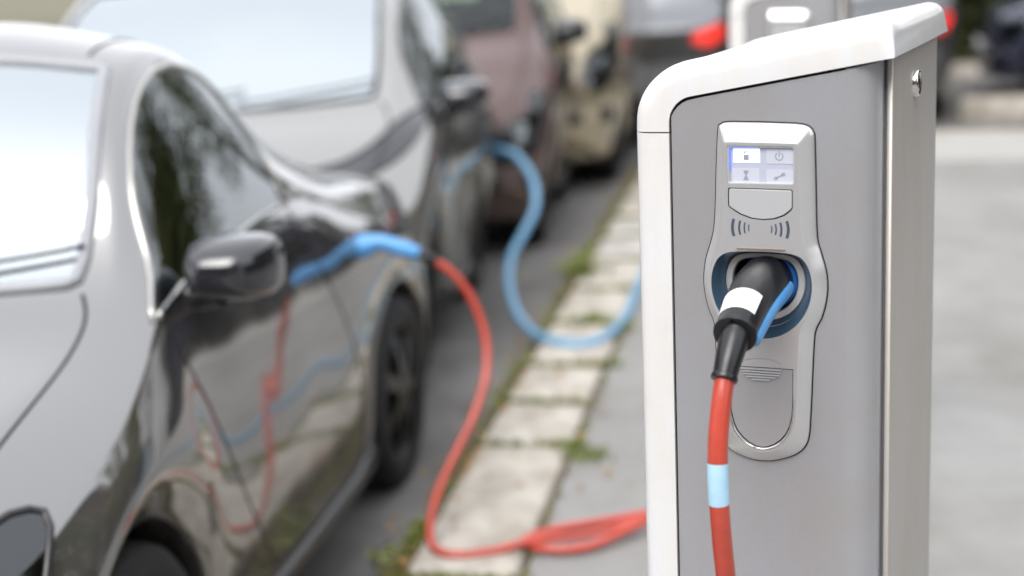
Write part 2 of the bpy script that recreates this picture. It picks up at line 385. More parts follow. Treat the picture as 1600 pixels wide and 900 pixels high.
I2 = [(.0437, 1.2716), (.0437, 1.280)]; O2 = [(0, 1.2716), (.0003, 1.281)]
for t in range(1, 13):
    a = math.pi - (math.pi / 2 - R(10.2)) * t / 12
    I2.append((.0437 + .032 + .032 * math.cos(a), 1.2815 + .0315 * math.sin(a)))
    O2.append((.0003 + .074 + .074 * math.cos(a), 1.2815 + .0705 * math.sin(a)))
i0, o0 = I2[-1], O2[-1]
for t in (.25, .5, .75, 1.0):
    I2.append((i0[0] + (.2800 - i0[0]) * t, i0[1] + (1.3507 - i0[1]) * t))
    O2.append((o0[0] + (.2740 - o0[0]) * t, o0[1] + (1.3925 - o0[1]) * t))
NEND = 8; RE = .019
for k in range(1, NEND + 1):
    a = R(90 * k / NEND); ins = RE * (1 - math.cos(a))
    I2.append((.2800 + .0185 * math.sin(a), 1.3507 + .0033 * math.sin(a))); O2.append((.2740 + .0215 * math.sin(a), 1.3925 + .003 * math.sin(a) - ins))
loft_frame('roof_cap', I2, O2, True)
def roofz(x):
    """height of the panel's upper edge"""
    if x < .0757:
        d = max(0.0, .0757 - x); return 1.2812 + math.sqrt(max(0, .0315 ** 2 - d * d)) - .0022
    return i0[1] + (1.3540 - i0[1]) * (x - i0[0]) / (.2985 - i0[0]) - .0022
def strip_panel(name, plan, zb, material, ztop=roofz, inset=.0015):
    v = []; n = len(plan)
    zs = [0, .5, 1]
    for (x, y) in plan:
        zt = ztop(x)
        v += [(x, y, zb), (x, y, zt - .0012)]
        v.append((x, y + inset, zt))
    f = grid_faces(n, 3)
    return fix_normals(mesh(name, v, f, material, ch))
plan = [(.0452 + .0008 * 0, .0035), (.0452, .0012)] + [(.0452 + .0025 * math.sin(R(a)), .0012 - .0012 * (1 - math.cos(R(a)))) for a in (30, 60, 90)]
plan = [(.0454, .006), (.0454, .0022), (.0462, .0012), (.049, .001)] + [(x, .001) for x in (.054, .06, .066, .072, .078, .12, .18, .23, .2455)]
rc = .034
for k in range(1, 13):
    a = R(90 * k / 12); plan.append((.2463 + rc * math.sin(a), .001 + rc * (1 - math.cos(a))))
plan += [(.2803, .041), (.2806, .0455), (.2820, .0470), (.2845, .0472)]
flat = [q for q in plan if q[0] <= .2456]; curve = [q for q in plan if q[0] >= .2454]
fo = [(q[0], .06) for q in (flat[3], flat[-1])]
fo = [(.0462, .06), (.2455, .06), (.2455, roofz(.2455) - .0012)] + [(q[0], roofz(q[0]) - .0012) for q in flat[::-1][1:] if q[0] >= .0462]
SC = (.1530, 1.1000)
hole = [(SC[0] + .052 * math.sin(R(a)), SC[1] + .052 * math.cos(R(a))) for a in range(0, 360, 8)]
fpm = MB(); fpm.add(*plate([fo, hole], .001, .002))
_o = strip_panel('tmp', curve, .06, m_panel); fpm.add([tuple(q.co) for q in _o.data.vertices], [tuple(q.vertices) for q in _o.data.polygons]); bpy.data.objects.remove(_o)
fp = fpm.build('front_panel', m_panel, ch, True); fix_normals(fp); smooth_by_angle(fp, 30)
sp_plan = [(.2840, .060), (.2840, .0385), (.2848, .0370), (.2892, .0366), (.2902, .0370), (.2905, .0382), (.2905, .37), (.2890, .3765), (.284, .3787), (.26, .3787), (.05, .3787)]
def sideroof(x): return 1.3530 if x > .27 else roofz(x)
strip_panel('side_panel', sp_plan, .06, m_side, sideroof)
b_ = MB(); b_.box((.167, .225, .64), (.22, .28, 1.26)); b_.build('inner_core', m_gap, ch)
b_ = MB(); b_.box((.147, .2, .03), (.32, .43, .06), ch=.008); b_.build('plinth', mat('plinth_grey', (.12, .12, .125), .6), ch)
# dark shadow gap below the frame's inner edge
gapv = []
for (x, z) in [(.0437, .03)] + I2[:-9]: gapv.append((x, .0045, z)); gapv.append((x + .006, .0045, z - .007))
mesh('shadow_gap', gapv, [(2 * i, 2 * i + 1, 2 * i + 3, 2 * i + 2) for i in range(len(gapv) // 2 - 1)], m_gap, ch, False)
# lock on the side
lk = fix_normals(mesh('lock', *lathe([(.0001, .0055), (.009, .0055), (.0095, .005), (.0105, .0048), (.0125, .0062), (.0145, .0062), (.0158, .0045), (.0163, 0)], 40, 'x', (.2905, .189, 1.308)), m_chrome, ch))
kb = MB(); kb.box((.2963, .189, 1.308), (.001, .0022, .0095)); kb.build('keyhole', m_gap, lk)
kb = MB(); kb.box((.2964, .189, 1.3035), (.001, .008, .0025)); kb.build('lock_slot', m_gap, lk)

# ---- face plate
OUTL = [(.1015, 1.2744), (.1046, 1.2809), (.1121, 1.2835), (.1330, 1.2836), (.1518, 1.2834), (.1750, 1.2828), (.1952, 1.2818), (.2052, 1.2790), (.2101, 1.2731), (.2116, 1.2618), (.2128, 1.2058),
        (.2142, 1.1560), (.2188, 1.1369), (.2240, 1.1180), (.2260, 1.1004), (.2246, 1.0818), (.2196, 1.0622), (.2130, 1.0480), (.2105, 1.0286), (.2071, .9524), (.2048, .9200),
        (.1988, .9054), (.1868, .8957), (.1679, .8885), (.1527, .8862), (.1374, .8870), (.1182, .8930), (.1058, .9020), (.1008, .9140), (.0985, .9524), (.0956, 1.0286), (.0940, 1.0501),
        (.0875, 1.0672), (.0835, 1.0862), (.0825, 1.1030), (.0850, 1.1240), (.0905, 1.1420), (.0950, 1.1600), (.0972, 1.1850), (.0990, 1.2300)]
OUTS = sm_loop(OUTL, 4)
def offset(loop, dfun):
    N = len(loop); o = []
    for i in range(N):
        p = Vector(loop[i]).to_2d(); a = Vector(loop[i - 2]).to_2d(); b = Vector(loop[(i + 2) % N]).to_2d()
        t = (b - a).normalized(); n = Vector((t.y, -t.x))       # outline runs clockwise: inward is to the right
        o.append(tuple(p + n * dfun(p)))
    return o
def dz(p):
    d = .0098 if p.x < .153 else .0135
    if p.z if False else p.y > 1.262: d = max(d, .0098 + min(1, (p.y - 1.262) / .02) * .0115)
    if p.y < .93: d += .0035 * min(1, (.93 - p.y) / .03)
    return d
def ring_loft(loops_y):
    v = []; n = len(loops_y[0][0])
    for L, y in loops_y: v += [(x, y, z) for x, z in L]
    f = []
    for k in range(len(loops_y) - 1):
        for i in range(n): f.append((k * n + i, k * n + (i + 1) % n, (k + 1) * n + (i + 1) % n, (k + 1) * n + i))
    return v, f
H = -.0135                                                    # front of the raised plate
INL = [(.1118, 1.2560), (.1124, 1.2604), (.1152, 1.2622), (.1340, 1.2622), (.1525, 1.2620), (.1745, 1.2617), (.1912, 1.2613), (.1944, 1.2600), (.1956, 1.2565), (.1960, 1.2480), (.1970, 1.2020),
       (.1990, 1.1560), (.2050, 1.1345), (.2105, 1.1180), (.2130, 1.1000), (.2115, 1.0830), (.2060, 1.0655), (.1985, 1.0500), (.1955, 1.0290), (.1928, .9530), (.1900, .9345),
       (.1835, .9190), (.1750, .9090), (.1640, .9028), (.1522, .9008), (.1404, .9028), (.1294, .9090), (.1209, .9190), (.1144, .9345), (.1112, .9530), (.1072, 1.0290), (.1055, 1.0500),
       (.0998, 1.0655), (.0945, 1.0830), (.0932, 1.1000), (.0950, 1.1180), (.1005, 1.1345), (.1066, 1.1560), (.1085, 1.1800), (.1105, 1.2300)]
inner = sm_loop(INL, 4)
edge1 = offset(OUTS, lambda p: .0006); edge2 = offset(OUTS, lambda p: .0022)
mid1 = [(a[0] * .8 + b[0] * .2, a[1] * .8 + b[1] * .2) for a, b in zip(edge2, inner)]
mid2 = [(a[0] * .12 + b[0] * .88, a[1] * .12 + b[1] * .88) for a, b in zip(edge2, inner)]
def dloop(r, top, n=64, rb=None):
    """circle with a flat top"""
    o = []
    for i in range(n):
        a = 2 * math.pi * i / n; x, z = math.sin(a) * r, math.cos(a) * (r if math.cos(a) > 0 else (rb or r))
        k = 5.0
        if z > 0:
            zz = z; z = (1 / ((1 / max(zz, 1e-4)) ** k + (1 / top) ** k)) ** (1 / k)
        o.append((SC[0] + x, SC[1] + z))
    return o
S_out = dloop(.0582, .0395, rb=.0632)
SCR = rrect(.1150, 1.2150, .1917, 1.2585, .003)
CARD = [(.1157, 1.2095), (.1172, 1.2109), (.1885, 1.2101), (.1899, 1.2086), (.1899, 1.1893), (.1880, 1.1862), (.1804, 1.1800), (.1690, 1.1757), (.1562, 1.1744), (.1420, 1.1757), (.1288, 1.1803), (.1180, 1.1872), (.1156, 1.1903)]
FLAP = [(.1146, 1.0030), (.1898, 1.0030), (.1896, .9650), (.1885, .9455), (.1852, .9320), (.1809, .9232), (.1750, .9160), (.1680, .9105), (.1600, .9068), (.1522, .9055), (.1445, .9068), (.1364, .9105), (.1294, .9160), (.1235, .9232), (.1192, .9320), (.1159, .9455), (.1148, .9650)]
v1, f1 = ring_loft([(OUTS, .0015), (edge1, -.0022), (edge2, -.0042), (mid1, -.0060), (mid2, -.0128), (inner, H)])
fpl = MB(); fpl.add(v1, f1)
v2, f2 = plate([inner, S_out, SCR, [(x, z) for x, z in CARD], FLAP], H, .003)
fpl.add(v2, f2)
face = fpl.build('face_plate', m_silver, ch, True); fix_normals(face); smooth_by_angle(face, 28)
# black joint round the plate
v, f = plate([offset(OUTS, lambda p: -.0011), offset(OUTS, lambda p: .002)], .0004, .001); mesh('joint', v, f, m_gap, face, False)
# socket
S_cone = dloop(.0468, .0345); S_ring0 = dloop(.0458, .0335); S_ring1 = dloop(.0392, .0290); S_ring2 = dloop(.0380, .0280); S_deep = dloop(.0360, .0265)
v, f = ring_loft([(S_out, H + .0002), (dloop(.0574, .0388, rb=.0624), H + .0012), (S_cone, .0095)]); o = mesh('socket_recess', v, f, m_cone, face); fix_normals(o)
v, f = ring_loft([(dloop(.0472, .0347), .0096), (S_ring0, .0070), (S_ring1, .0062), (S_ring2, .0075), (dloop(.0378, .0278), .014)]); sr_ = mesh('socket_ring', v, f, m_silver, face); smooth_by_angle(sr_, 30)
v, f = ring_loft([(dloop(.0379, .0279), .0135), (S_deep, .03), (S_deep, .058), (dloop(.001, .001), .059)]); mesh('socket_well', v, f, m_black2, face, False)
v, f = lathe([(.001, .012), (.026, .012), (.0325, .014), (.0335, .017), (.0335, .05)], 48, 'y', (SC[0] + .003, 0, SC[1] - .002)); mesh('socket_insert', v, f, m_blue, face)
# thin orange highlight above the socket, put in as a coloured bar
bx = MB(); bx.box((.1535, H - .0004, 1.1412), (.056, .0018, .0012)); bx.build('gloss_line', mat('amber_gloss', (.45, .33, .24), .2, metal=.6), face)
# card pad
cc = (.1528, 1.193)
shr = lambda L, d, c: [(x + d * (1 if x < c[0] else -1) * min(1, abs(x - c[0]) / .012), z + d * (1 if z < c[1] else -1) * min(1, abs(z - c[1]) / .008)) for x, z in L]
v, f = plate([shr(CARD, .0012, cc)], H + .0002, .004, .0005); smooth_by_angle(mesh('card_reader_pad', v, f, m_silver2, face))
v, f = plate([[(x * 1.0, z) for x, z in shr(CARD, -.0008, cc)]], H + .0016, .001); mesh('pad_joint', v, f, m_gap, face, False)
# contactless marks
def arc_bar(cx, cz, r, half, w, sgn):
    o = []
    for k in range(13):
        a = R(-half + 2 * half * k / 12); ww = w
        o.append((cx + sgn * (r + ww / 2) * math.cos(a), cz + (r + ww / 2) * math.sin(a)))
    for k in range(12, -1, -1):
        a = R(-half + 2 * half * k / 12); o.append((cx + sgn * (r - w / 2) * math.cos(a), cz + (r - w / 2) * math.sin(a)))
    return o
for sgn, ox, cz in ((-1, .1205, 1.1652), (1, .1847, 1.1645)):
    for q, (dx, hz, w) in enumerate(((0, .0098, .0032), (.0078, .0080, .0023), (.0138, .0062, .0017), (.0188, .0040, .0012))):
        r_ = .026 - q * .003; half = math.degrees(math.asin(hz / r_))
        bxx = ox - sgn * dx; v, f = plate([arc_bar(bxx - sgn * r_, cz, r_, half, w, sgn)], H - .0003, .0004); mesh('contactless_mark', v, f, m_ink, face, False)
# screen
v, f = plate([SCR], H + .0045, .001); scr = mesh('screen', v, f, m_screen, face, False)
v, f = plate([SCR, rrect(.1170, 1.2168, .1905, 1.2566, .002)], H + .0008, .006, .0004); smooth_by_angle(mesh('screen_bezel', v, f, m_silver2, scr))
yt = H + .0040
TILES = [(.1212, 1.2388, .1518, 1.2551), (.1592, 1.2382, .1898, 1.2546), (.1198, 1.2168, .1512, 1.2325), (.1592, 1.2166, .1898, 1.2316)]
for q, (x0, z0, x1, z1) in enumerate(TILES):
    v, f = plate([rrect(x0, z0, x1, z1, .0008, 3)], yt, .0008); mesh('screen_tile', v, f, m_tilelit if q == 0 else m_tile, scr, False)
ld = MB(); ld.box((.1181, yt, 1.2430), (.0018, .001, .0250)); ld.box((.1330, yt, 1.2560), (.030, .001, .0010)); ld.build('backlight_edge', m_led, scr)
def glyph(loops, nm='icon'):
    mb = MB()
    for L in loops:
        v, f = plate(L, yt - .0003, .0003); mb.add(v, f)
    mb.build(nm, m_glyph, scr)
c = (.1362, 1.2468)
glyph([[rrect(c[0] - .0030, c[1] - .0050, c[0] + .0030, c[1] + .0012, .0004, 2)], [[(c[0] - .0028, c[1] + .002), (c[0] - .0028, c[1] + .0048), (c[0] + .0028, c[1] + .0048), (c[0] + .0028, c[1] + .0038), (c[0] - .0016, c[1] + .0038), (c[0] - .0016, c[1] + .002)]]])
c = (.1738, 1.2466)
glyph([[arc_bar(c[0], c[1], .0042, 60, .0011, 1)], [arc_bar(c[0], c[1], .0042, 60, .0011, -1)], [[(c[0] + .0042 * math.sin(R(t)) * 1.13, c[1] - .0042 * math.cos(R(t)) * 1.13) for t in range(-34, 35, 8)] + [(c[0] + .0042 * math.sin(R(t)) * .87, c[1] - .0042 * math.cos(R(t)) * .87) for t in range(34, -35, -8)]], [rrect(c[0] - .0006, c[1] - .0004, c[0] + .0006, c[1] + .0056, .0003, 2)]])
c = (.1358, 1.2246)
glyph([[[(c[0] - .003, c[1] + .0055), (c[0] + .003, c[1] + .0055), (c[0] + .003, c[1] + .0045), (c[0] + .0005, c[1]), (c[0] + .003, c[1] - .0045), (c[0] + .003, c[1] - .0055), (c[0] - .003, c[1] - .0055), (c[0] - .003, c[1] - .0045), (c[0] - .0005, c[1]), (c[0] - .003, c[1] + .0045)]]])
c = (.1740, 1.2240)
def rot(L, deg, c):
    co, si = math.cos(R(deg)), math.sin(R(deg)); return [(c[0] + x * co - z * si, c[1] + x * si + z * co) for x, z in L]
glyph([[rot([(-.0072, -.0014), (-.0072, -.0006), (-.0048, -.0004), (-.0048, .0004), (-.0072, .0006), (-.0072, .0014), (-.004, .0020), (-.0025, .0007), (.0025, .0007), (.004, .0020), (.0072, .0014), (.0072, .0006), (.0048, .0004), (.0048, -.0004), (.0072, -.0006), (.0072, -.0014), (.004, -.0020), (.0025, -.0007), (-.0025, -.0007), (-.004, -.0020)], 28, c)]])
# lower flap with finger shell
fc = (.1522, .955)
v, f = plate([shr(FLAP, -.0002, fc)], H + .0030, .001); mesh('flap_joint', v, f, m_gap, face, False)
fl = MB(); v, f = plate([shr(FLAP, .0010, fc)], H + .0012, .004, .0007); fl.add(v, f); flap = fl.build('socket_flap', m_flap, face); smooth_by_angle(flap)
# bright rounded rim under the flap
rimp = [(x, H + .0002, z) for x, z in shr([(x, z) for x, z in FLAP[2:]], -.0012, fc)]
tube('flap_rim', rimp, .0013, m_chrome, face, n=3, seg=8)
# finger grip: a dish above and ribs below the joint
v = []; nx = 18
for i in range(nx + 1):
    t = -1 + 2 * i / nx; hgt = .0100 * math.sqrt(max(0, 1 - t * t))
    for k in range(5): v.append((.1522 + .0255 * t, H - .0003 + .0035 * math.sin(math.pi * .5 * (1 - k / 4)) * math.sqrt(max(0, 1 - t * t)) - .0001, 1.0036 + hgt * k / 4))
mesh('finger_dish', v, grid_faces(nx + 1, 5), m_flap, face)
rb = MB()
for q in range(5):
    z = 1.0005 - q * .0031; wv = .0250 * math.sqrt(max(.05, 1 - ((1.0030 - z) / .0165) ** 2))
    rb.box((.1522, H + .0002, z), (2 * wv, .0022, .0017), ch=.0)
rb.build('grip_rib', m_silver2, flap)

# second post further along: a copy with all its parts
def post_copy(loc, rz):
    c = copy_tree(ch); c.location = loc; c.rotation_euler = (0, 0, rz); return c
c2 = post_copy((0.585, 4.20, 0), R(-16)); 
for o_ in [k for a in c2.children for k in [a] + list(a.children) + [x for b in a.children for x in b.children]]:
    if o_.name.startswith(('screen_tile', 'backlight_edge', 'screen.')):           # its display is off
        o_.material_slots[0].link = 'OBJECT'; o_.material_slots[0].material = m_silver2
c2['label'] = 'blurred pale charging post standing behind the sharp one'

# ------------------------------------------------------------------ red charging cable
def CW(x, y, z):                                              # charging post coordinates to the place
    co, si = math.cos(CH_R), math.sin(CH_R); return Vector((CH_O.x + x * co - y * si, CH_O.y + x * si + y * co, z))
rc_ = empty('charging_cable', CW(.153, -.19, 0)); tag(rc_, 'red charging cable from the sharp post to the nearest dark grey car', 'cable', 'charging cables')
def rel(o, root=rc_):                                         # keep world coordinates under the root
    o.matrix_parent_inverse = Matrix.Translation(-root.location); return o
HP = [(.1550, .012, 1.1000), (.1550, -.005, 1.1010), (.1552, -.030, 1.1015), (.1556, -.060, 1.0995), (.1562, -.092, 1.0930), (.1568, -.120, 1.0840), (.1570, -.139, 1.0765)]
HR = [.0290, .0290, .0282, .0268, .0250, .0234, .0222]
hp = [CW(*p) for p in crom(HP, 8)]; hr = [x[0] for x in crom([(r, 0, 0) for r in HR], 8)]
tgt = (hp[-1] - hp[-3]).normalized()
for d, r_ in ((.0015, .0236), (.006, .0240), (.0075, .0232), (.0078, .0175), (.0060, .0165)):
    hp.append(hp[48] + tgt * d if False else Vector(CW(.1570, -.139, 1.0765)) + tgt * d); hr.append(r_)
v, f = sweep(hp, hr, 40); plug = rel(mesh('plug_handle', v, f, m_black, rc_)); smooth_by_angle(plug, 40)
# white label wrapped over the handle, blue grip along its right flank
lp = [CW(*p) for p in crom(HP, 8)]; lr = [x[0] for x in crom([(r, 0, 0) for r in HR], 8)]
v, f = sweep(lp[33:44], lr[33:44], 24, R(-52), R(78), .0005, False); lab = rel(mesh('plug_label', v, f, m_label, rc_))
GP = []
for i in range(6, 49, 3):
    t = (i - 6) / 42; p = Vector(crom(HP, 8)[i]); ang = R(-104 - 22 * t)
    rr_ = lr[i] - .0035 + .002 * t
    GP.append((p.x - math.sin(ang) * rr_, p.y, p.z + math.cos(ang) * rr_ - .003 * math.sin(math.pi * t)))
grp = [.0102 - .001 * k / (len(GP) - 1) for k in range(len(GP))]; grp[-1] = .004
v, f = sweep([CW(*p) for p in GP], grp, 20, sq=.8); rel(mesh('blue_grip', v, f, m_lblue, rc_))
SP = [(.1570, -.140, 1.0755), (.1562, -.150, 1.0660), (.1550, -.163, 1.0520), (.1535, -.1735, 1.0370)]
SPr = [.0166, .0160, .0146, .0132]
sp_ = [CW(*p) for p in crom(SP, 8)]; spr = [x[0] for x in crom([(r, 0, 0) for r in SPr], 8)]
tg2 = (sp_[-1] - sp_[-2]).normalized(); e_ = sp_[-1]
for d, r_ in ((.0008, .0142), (.004, .0146), (.006, .0140), (.0065, .0112)): sp_.append(e_ + tg2 * d); spr.append(r_)
v, f = sweep(sp_, spr, 32); s_ = rel(mesh('strain_relief', v, f, m_black, rc_)); smooth_by_angle(s_, 40)
CP = [CW(.1535, -.1745, 1.0345), CW(.1525, -.1860, 1.0090), CW(.1515, -.1970, .9700), CW(.1520, -.2010, .9300), CW(.1530, -.1990, .8900), CW(.1540, -.1930, .8500), CW(.1550, -.1850, .8100), CW(.156, -.165, .72), CW(.158, -.14, .55), CW(.16, -.115, .35), CW(.155, -.10, .16), CW(.13, -.10, .045), CW(.05, -.10, .013), CW(-.07, -.05, .012)]
gp_ = lambda x, y, z=.012: Vector((x, y, z))
# along the ground behind the post, a loose coil, then over the kerb and up to the car
CP += [gp_(.03, 2.0), gp_(.22, 2.6), gp_(.50, 3.2), gp_(.66, 3.7), gp_(.56, 4.0), gp_(.38, 3.985), gp_(.22, 3.93), gp_(.06, 3.87), gp_(.0, 3.80), gp_(.06, 3.745, .014), gp_(.16, 3.745, .016), gp_(.29, 3.84, .03), gp_(.44, 3.98, .034), gp_(.60, 4.08, .02), gp_(.66, 4.01, .014), gp_(.46, 3.93, .022), gp_(.30, 3.86, .034), gp_(.16, 3.80, .026), gp_(.03, 3.765, .030), gp_(-.08, 3.745, .014), gp_(-.165, 3.735, .013), gp_(-.215, 3.76, .02)]
CABLE_UP = [(672, 838, 3.80), (676, 795, 3.86), (692, 750, 3.92), (716, 700, 3.98), (738, 655, 4.03), (755, 605, 4.08), (761, 560, 4.12), (755, 512, 4.15), (735, 463, 4.16), (708, 428, 4.16), (680, 408, 4.15)]
def pix(px, py, Y):
    d = fw * FPX + rt * (px - 800) - up * (py - 450); t = Y / d.y; return Vector((0, 0, 1.5)) + d * t
UPS = [(-.247, 3.80, .062), (-.255, 3.86, .112), (-.235, 3.92, .172)]
CP += [pix(*q) for q in CABLE_UP]
v, f = sweep(crom([tuple(p) for p in CP], 8), .0108, 16); rel(mesh('cable', v, f, m_red, rc_))
tp = crom([tuple(p) for p in CP], 24)
def nearest(path, z): return min(range(7 * 24), key=lambda i: abs(path[i][2] - z))
i0_, i1_ = nearest(tp, .9485), nearest(tp, .9035)
v, f = sweep(tp[i0_:i1_ + 1], .0112, 24, caps=False); rel(mesh('tape_band', v, f, m_tape, rc_))
# the plug at the car end
pe = pix(680, 408, 4.15)
PC = [pe, pix(668, 402, 4.15), pix(655, 396, 4.155), pix(640, 392, 4.16), pix(622, 387, 4.165), pix(605, 381, 4.17), pix(590, 379, 4.175), pix(574, 383, 4.18), pix(560, 387, 4.185)]
v, f = sweep(crom([tuple(p) for p in PC[:3]], 6), .0135, 16); rel(mesh('car_plug_sleeve', v, f, m_black, rc_))
cr_ = [x[0] for x in crom([(r, 0, 0) for r in (.016, .020, .022, .021, .022, .030, .033)], 6)]
v, f = sweep(crom([tuple(p) for p in PC[2:]], 6), cr_, 20); rel(mesh('car_plug', v, f, m_lblue, rc_))

# ------------------------------------------------------------------ cars
# rows of numbers: belt (s, y, z), rail (s, y, z), centre (s, z) for each column from nose to tail
T_COUPE = [
 ((.02, 0, .62), (.03, 0, .70), (.05, .735)), ((.04, .33, .62), (.06, .30, .705), (.08, .75)), ((.11, .54, .625), (.12, .46, .72), (.14, .77)),
 ((.24, .65, .65), (.21, .50, .75), (.22, .80)), ((.32, .68, .68), (.28, .515, .775), (.28, .82)), ((.37, .685, .70), (.34, .52, .795), (.34, .835)),
 ((.46, .69, .74), (.44, .525, .825), (.44, .855)), ((.65, .69, .81), (.62, .535, .865), (.60, .885)), ((.80, .68, .86), (.78, .545, .895), (.73, .905)),
 ((.92, .66, .925), (.93, .56, .965), (.84, .945)), ((1.05, .655, .94), (1.04, .54, 1.09), (.99, 1.10)), ((1.20, .655, .95), (1.16, .50, 1.24), (1.14, 1.27)),
 ((1.38, .655, .955), (1.32, .465, 1.36), (1.29, 1.39)), ((1.56, .655, .96), (1.52, .45, 1.40), (1.5, 1.46)), ((1.72, .65, .96), (1.70, .455, 1.36), (1.75, 1.45)),
 ((1.86, .65, .955), (1.86, .475, 1.26), (1.95, 1.38)), ((2.02, .65, .95), (2.02, .505, 1.12), (2.15, 1.26)), ((2.25, .645, .94), (2.25, .53, 1.01), (2.36, 1.10)),
 ((2.55, .64, .92), (2.52, .54, .96), (2.56, .985)), ((2.8, .63, .89), (2.75, .53, .925), (2.76, .94)), ((2.92, .62, .87), (2.9, .52, .90), (2.92, .915)),
 ((3.04, .58, .83), (3.0, .48, .87), (3.02, .89)), ((3.10, .48, .80), (3.07, .42, .84), (3.07, .87)), ((3.14, .3, .78), (3.12, .28, .83), (3.11, .85)), ((3.15, 0, .78), (3.14, 0, .82), (3.13, .84))]
T_MPV = [
 ((.03, 0, .66), (.05, 0, .74), (.07, .78)), ((.05, .36, .66), (.08, .33, .75), (.10, .80)), ((.13, .60, .67), (.14, .50, .77), (.15, .82)),
 ((.24, .70, .70), (.22, .55, .80), (.22, .86)), ((.32, .73, .73), (.28, .56, .83), (.27, .885)), ((.37, .735, .75), (.34, .57, .855), (.32, .905)),
 ((.46, .74, .80), (.42, .58, .895), (.39, .935)), ((.62, .745, .89), (.53, .60, .955), (.47, .97)), ((.74, .74, .965), (.66, .615, 1.01), (.55, 1.00)),
 ((.86, .73, 1.0), (.80, .62, 1.07), (.64, 1.03)), ((1.02, .73, 1.01), (.95, .605, 1.20), (.82, 1.18)), ((1.25, .73, 1.02), (1.15, .58, 1.37), (1.05, 1.38)),
 ((1.5, .73, 1.02), (1.40, .56, 1.5), (1.32, 1.54)), ((1.8, .73, 1.02), (1.8, .555, 1.55), (1.75, 1.62)), ((2.1, .73, 1.02), (2.1, .555, 1.54), (2.1, 1.62)),
 ((2.3, .73, 1.02), (2.3, .555, 1.51), (2.35, 1.59)), ((2.5, .73, 1.02), (2.5, .56, 1.45), (2.55, 1.54)), ((2.7, .725, 1.01), (2.65, .57, 1.33), (2.70, 1.40)),
 ((2.8, .72, 1.0), (2.76, .58, 1.18), (2.8, 1.22)), ((2.88, .71, .98), (2.85, .59, 1.04), (2.88, 1.05)), ((2.93, .70, .95), (2.92, .58, .97), (2.93, .98)),
 ((3.0, .66, .88), (2.99, .55, .90), (3.0, .91)), ((3.05, .55, .85), (3.04, .48, .88), (3.04, .89)), ((3.07, .35, .84), (3.06, .33, .87), (3.06, .88)), ((3.08, 0, .84), (3.07, 0, .87), (3.07, .88))]
def bspl_eval(Gc, n):
    """uniform cubic B-spline surface over a cage, sampled n times per cell; index i/n is the cage coordinate"""
    def one(Ax):
        Pd = np.concatenate([2 * Ax[:1] - Ax[1:2], Ax, 2 * Ax[-1:] - Ax[-2:-1]], 0); out = []
        N = Ax.shape[0]
        for i in range(N - 1):
            for k in range(n):
                t = k / n; b = ((1 - t) ** 3 / 6, (3 * t ** 3 - 6 * t * t + 4) / 6, (-3 * t ** 3 + 3 * t * t + 3 * t + 1) / 6, t ** 3 / 6)
                out.append(sum(b[q] * Pd[i + q] for q in range(4)))
        out.append(Ax[-1]); return np.array(out)
    X = one(Gc); return one(X.transpose(1, 0, 2)).transpose(1, 0, 2)
def car_cage(T, L, wf, wr, Ra=.335, wz=.285, w=.72, sx=1.0, sz=1.0, sw=1.0, sillz=.17):
    cols = []
    sillS = [0, .03, .12, wf - Ra - .10, wf - Ra - .02, wf - Ra + .005, wf - .7 * Ra, wf, wf + .7 * Ra, wf + Ra - .005, wf + Ra + .02, None, None, None,
             wr - Ra - .02, wr - Ra + .005, wr - .7 * Ra, wr, wr + .7 * Ra, wr + Ra - .005, wr + Ra + .02, min(L - .06, wr + Ra + .09), L - .06, L - .015, L]
    for q, k in enumerate((11, 12, 13)): sillS[k] = sillS[10] + (sillS[14] - sillS[10]) * (q + 1) / 4
    az = wz + Ra
    sz_ = [.2, .2, .2, .2, .19, wz + .12, wz + .72 * Ra + .01, az + .03, wz + .72 * Ra + .01, wz + .12, .18, sillz, sillz, sillz, .18, wz + .12, wz + .72 * Ra + .01, az + .03, wz + .72 * Ra + .01, wz + .12, .2, .22, .24, .24, .24]
    sy_ = [0, .34, .57, .655, .675] + [.69] * 15 + [.67, .645, .55, .33, 0]
    for c, (B, Rl, Ce) in enumerate(T):
        B = np.array((B[0] * sx, B[1] * sw, B[2] * sz)); Rl = np.array((Rl[0] * sx, Rl[1] * sw, Rl[2] * sz)); Ce = np.array((Ce[0] * sx, 0, Ce[1] * sz))
        s0 = np.array((sillS[c], sy_[c] * sw * w / .72, sz_[c]))
        bulge = 0 if c in (0, 24) else .036
        P = [s0 * (1, .86, 1) + (0, 0, 0.0), s0 + (0, -.012, 0), s0]
        for t, bl in ((.16, .6), (.42, 1.5), (.68, 1.25), (.88, .45)):
            p = s0 + (B - s0) * t; p[1] += bulge * bl * (1 if c not in (1, 23) else .3)
            if c <= 2: p[0] -= (.035 if t < .7 else .01)
            if c >= 22: p[0] += (.03 if t < .7 else .01)
            P.append(p)
        P.append(B)
        for t, bl in ((.10, .004), (.35, .012), (.65, .014), (.90, .006)):
            p = B + (Rl - B) * t; p[1] += bl if c not in (0, 24) else 0; P.append(p)
        P.append(Rl)
        for t in (.10, .45, .75):
            p = Rl + (Ce - Rl) * t; p[2] = Rl[2] + (Ce[2] - Rl[2]) * math.sin(t * math.pi / 2) ** 1.0; P.append(p)
        P.append(Ce)
        P = np.array(P); mir = P[:-1][::-1] * (1, -1, 1)
        cols.append(np.concatenate([P, mir], 0))
    return np.array(cols)          # 25 columns x 33 rows, belt row 7, rail row 12, centre row 16
NR = 33
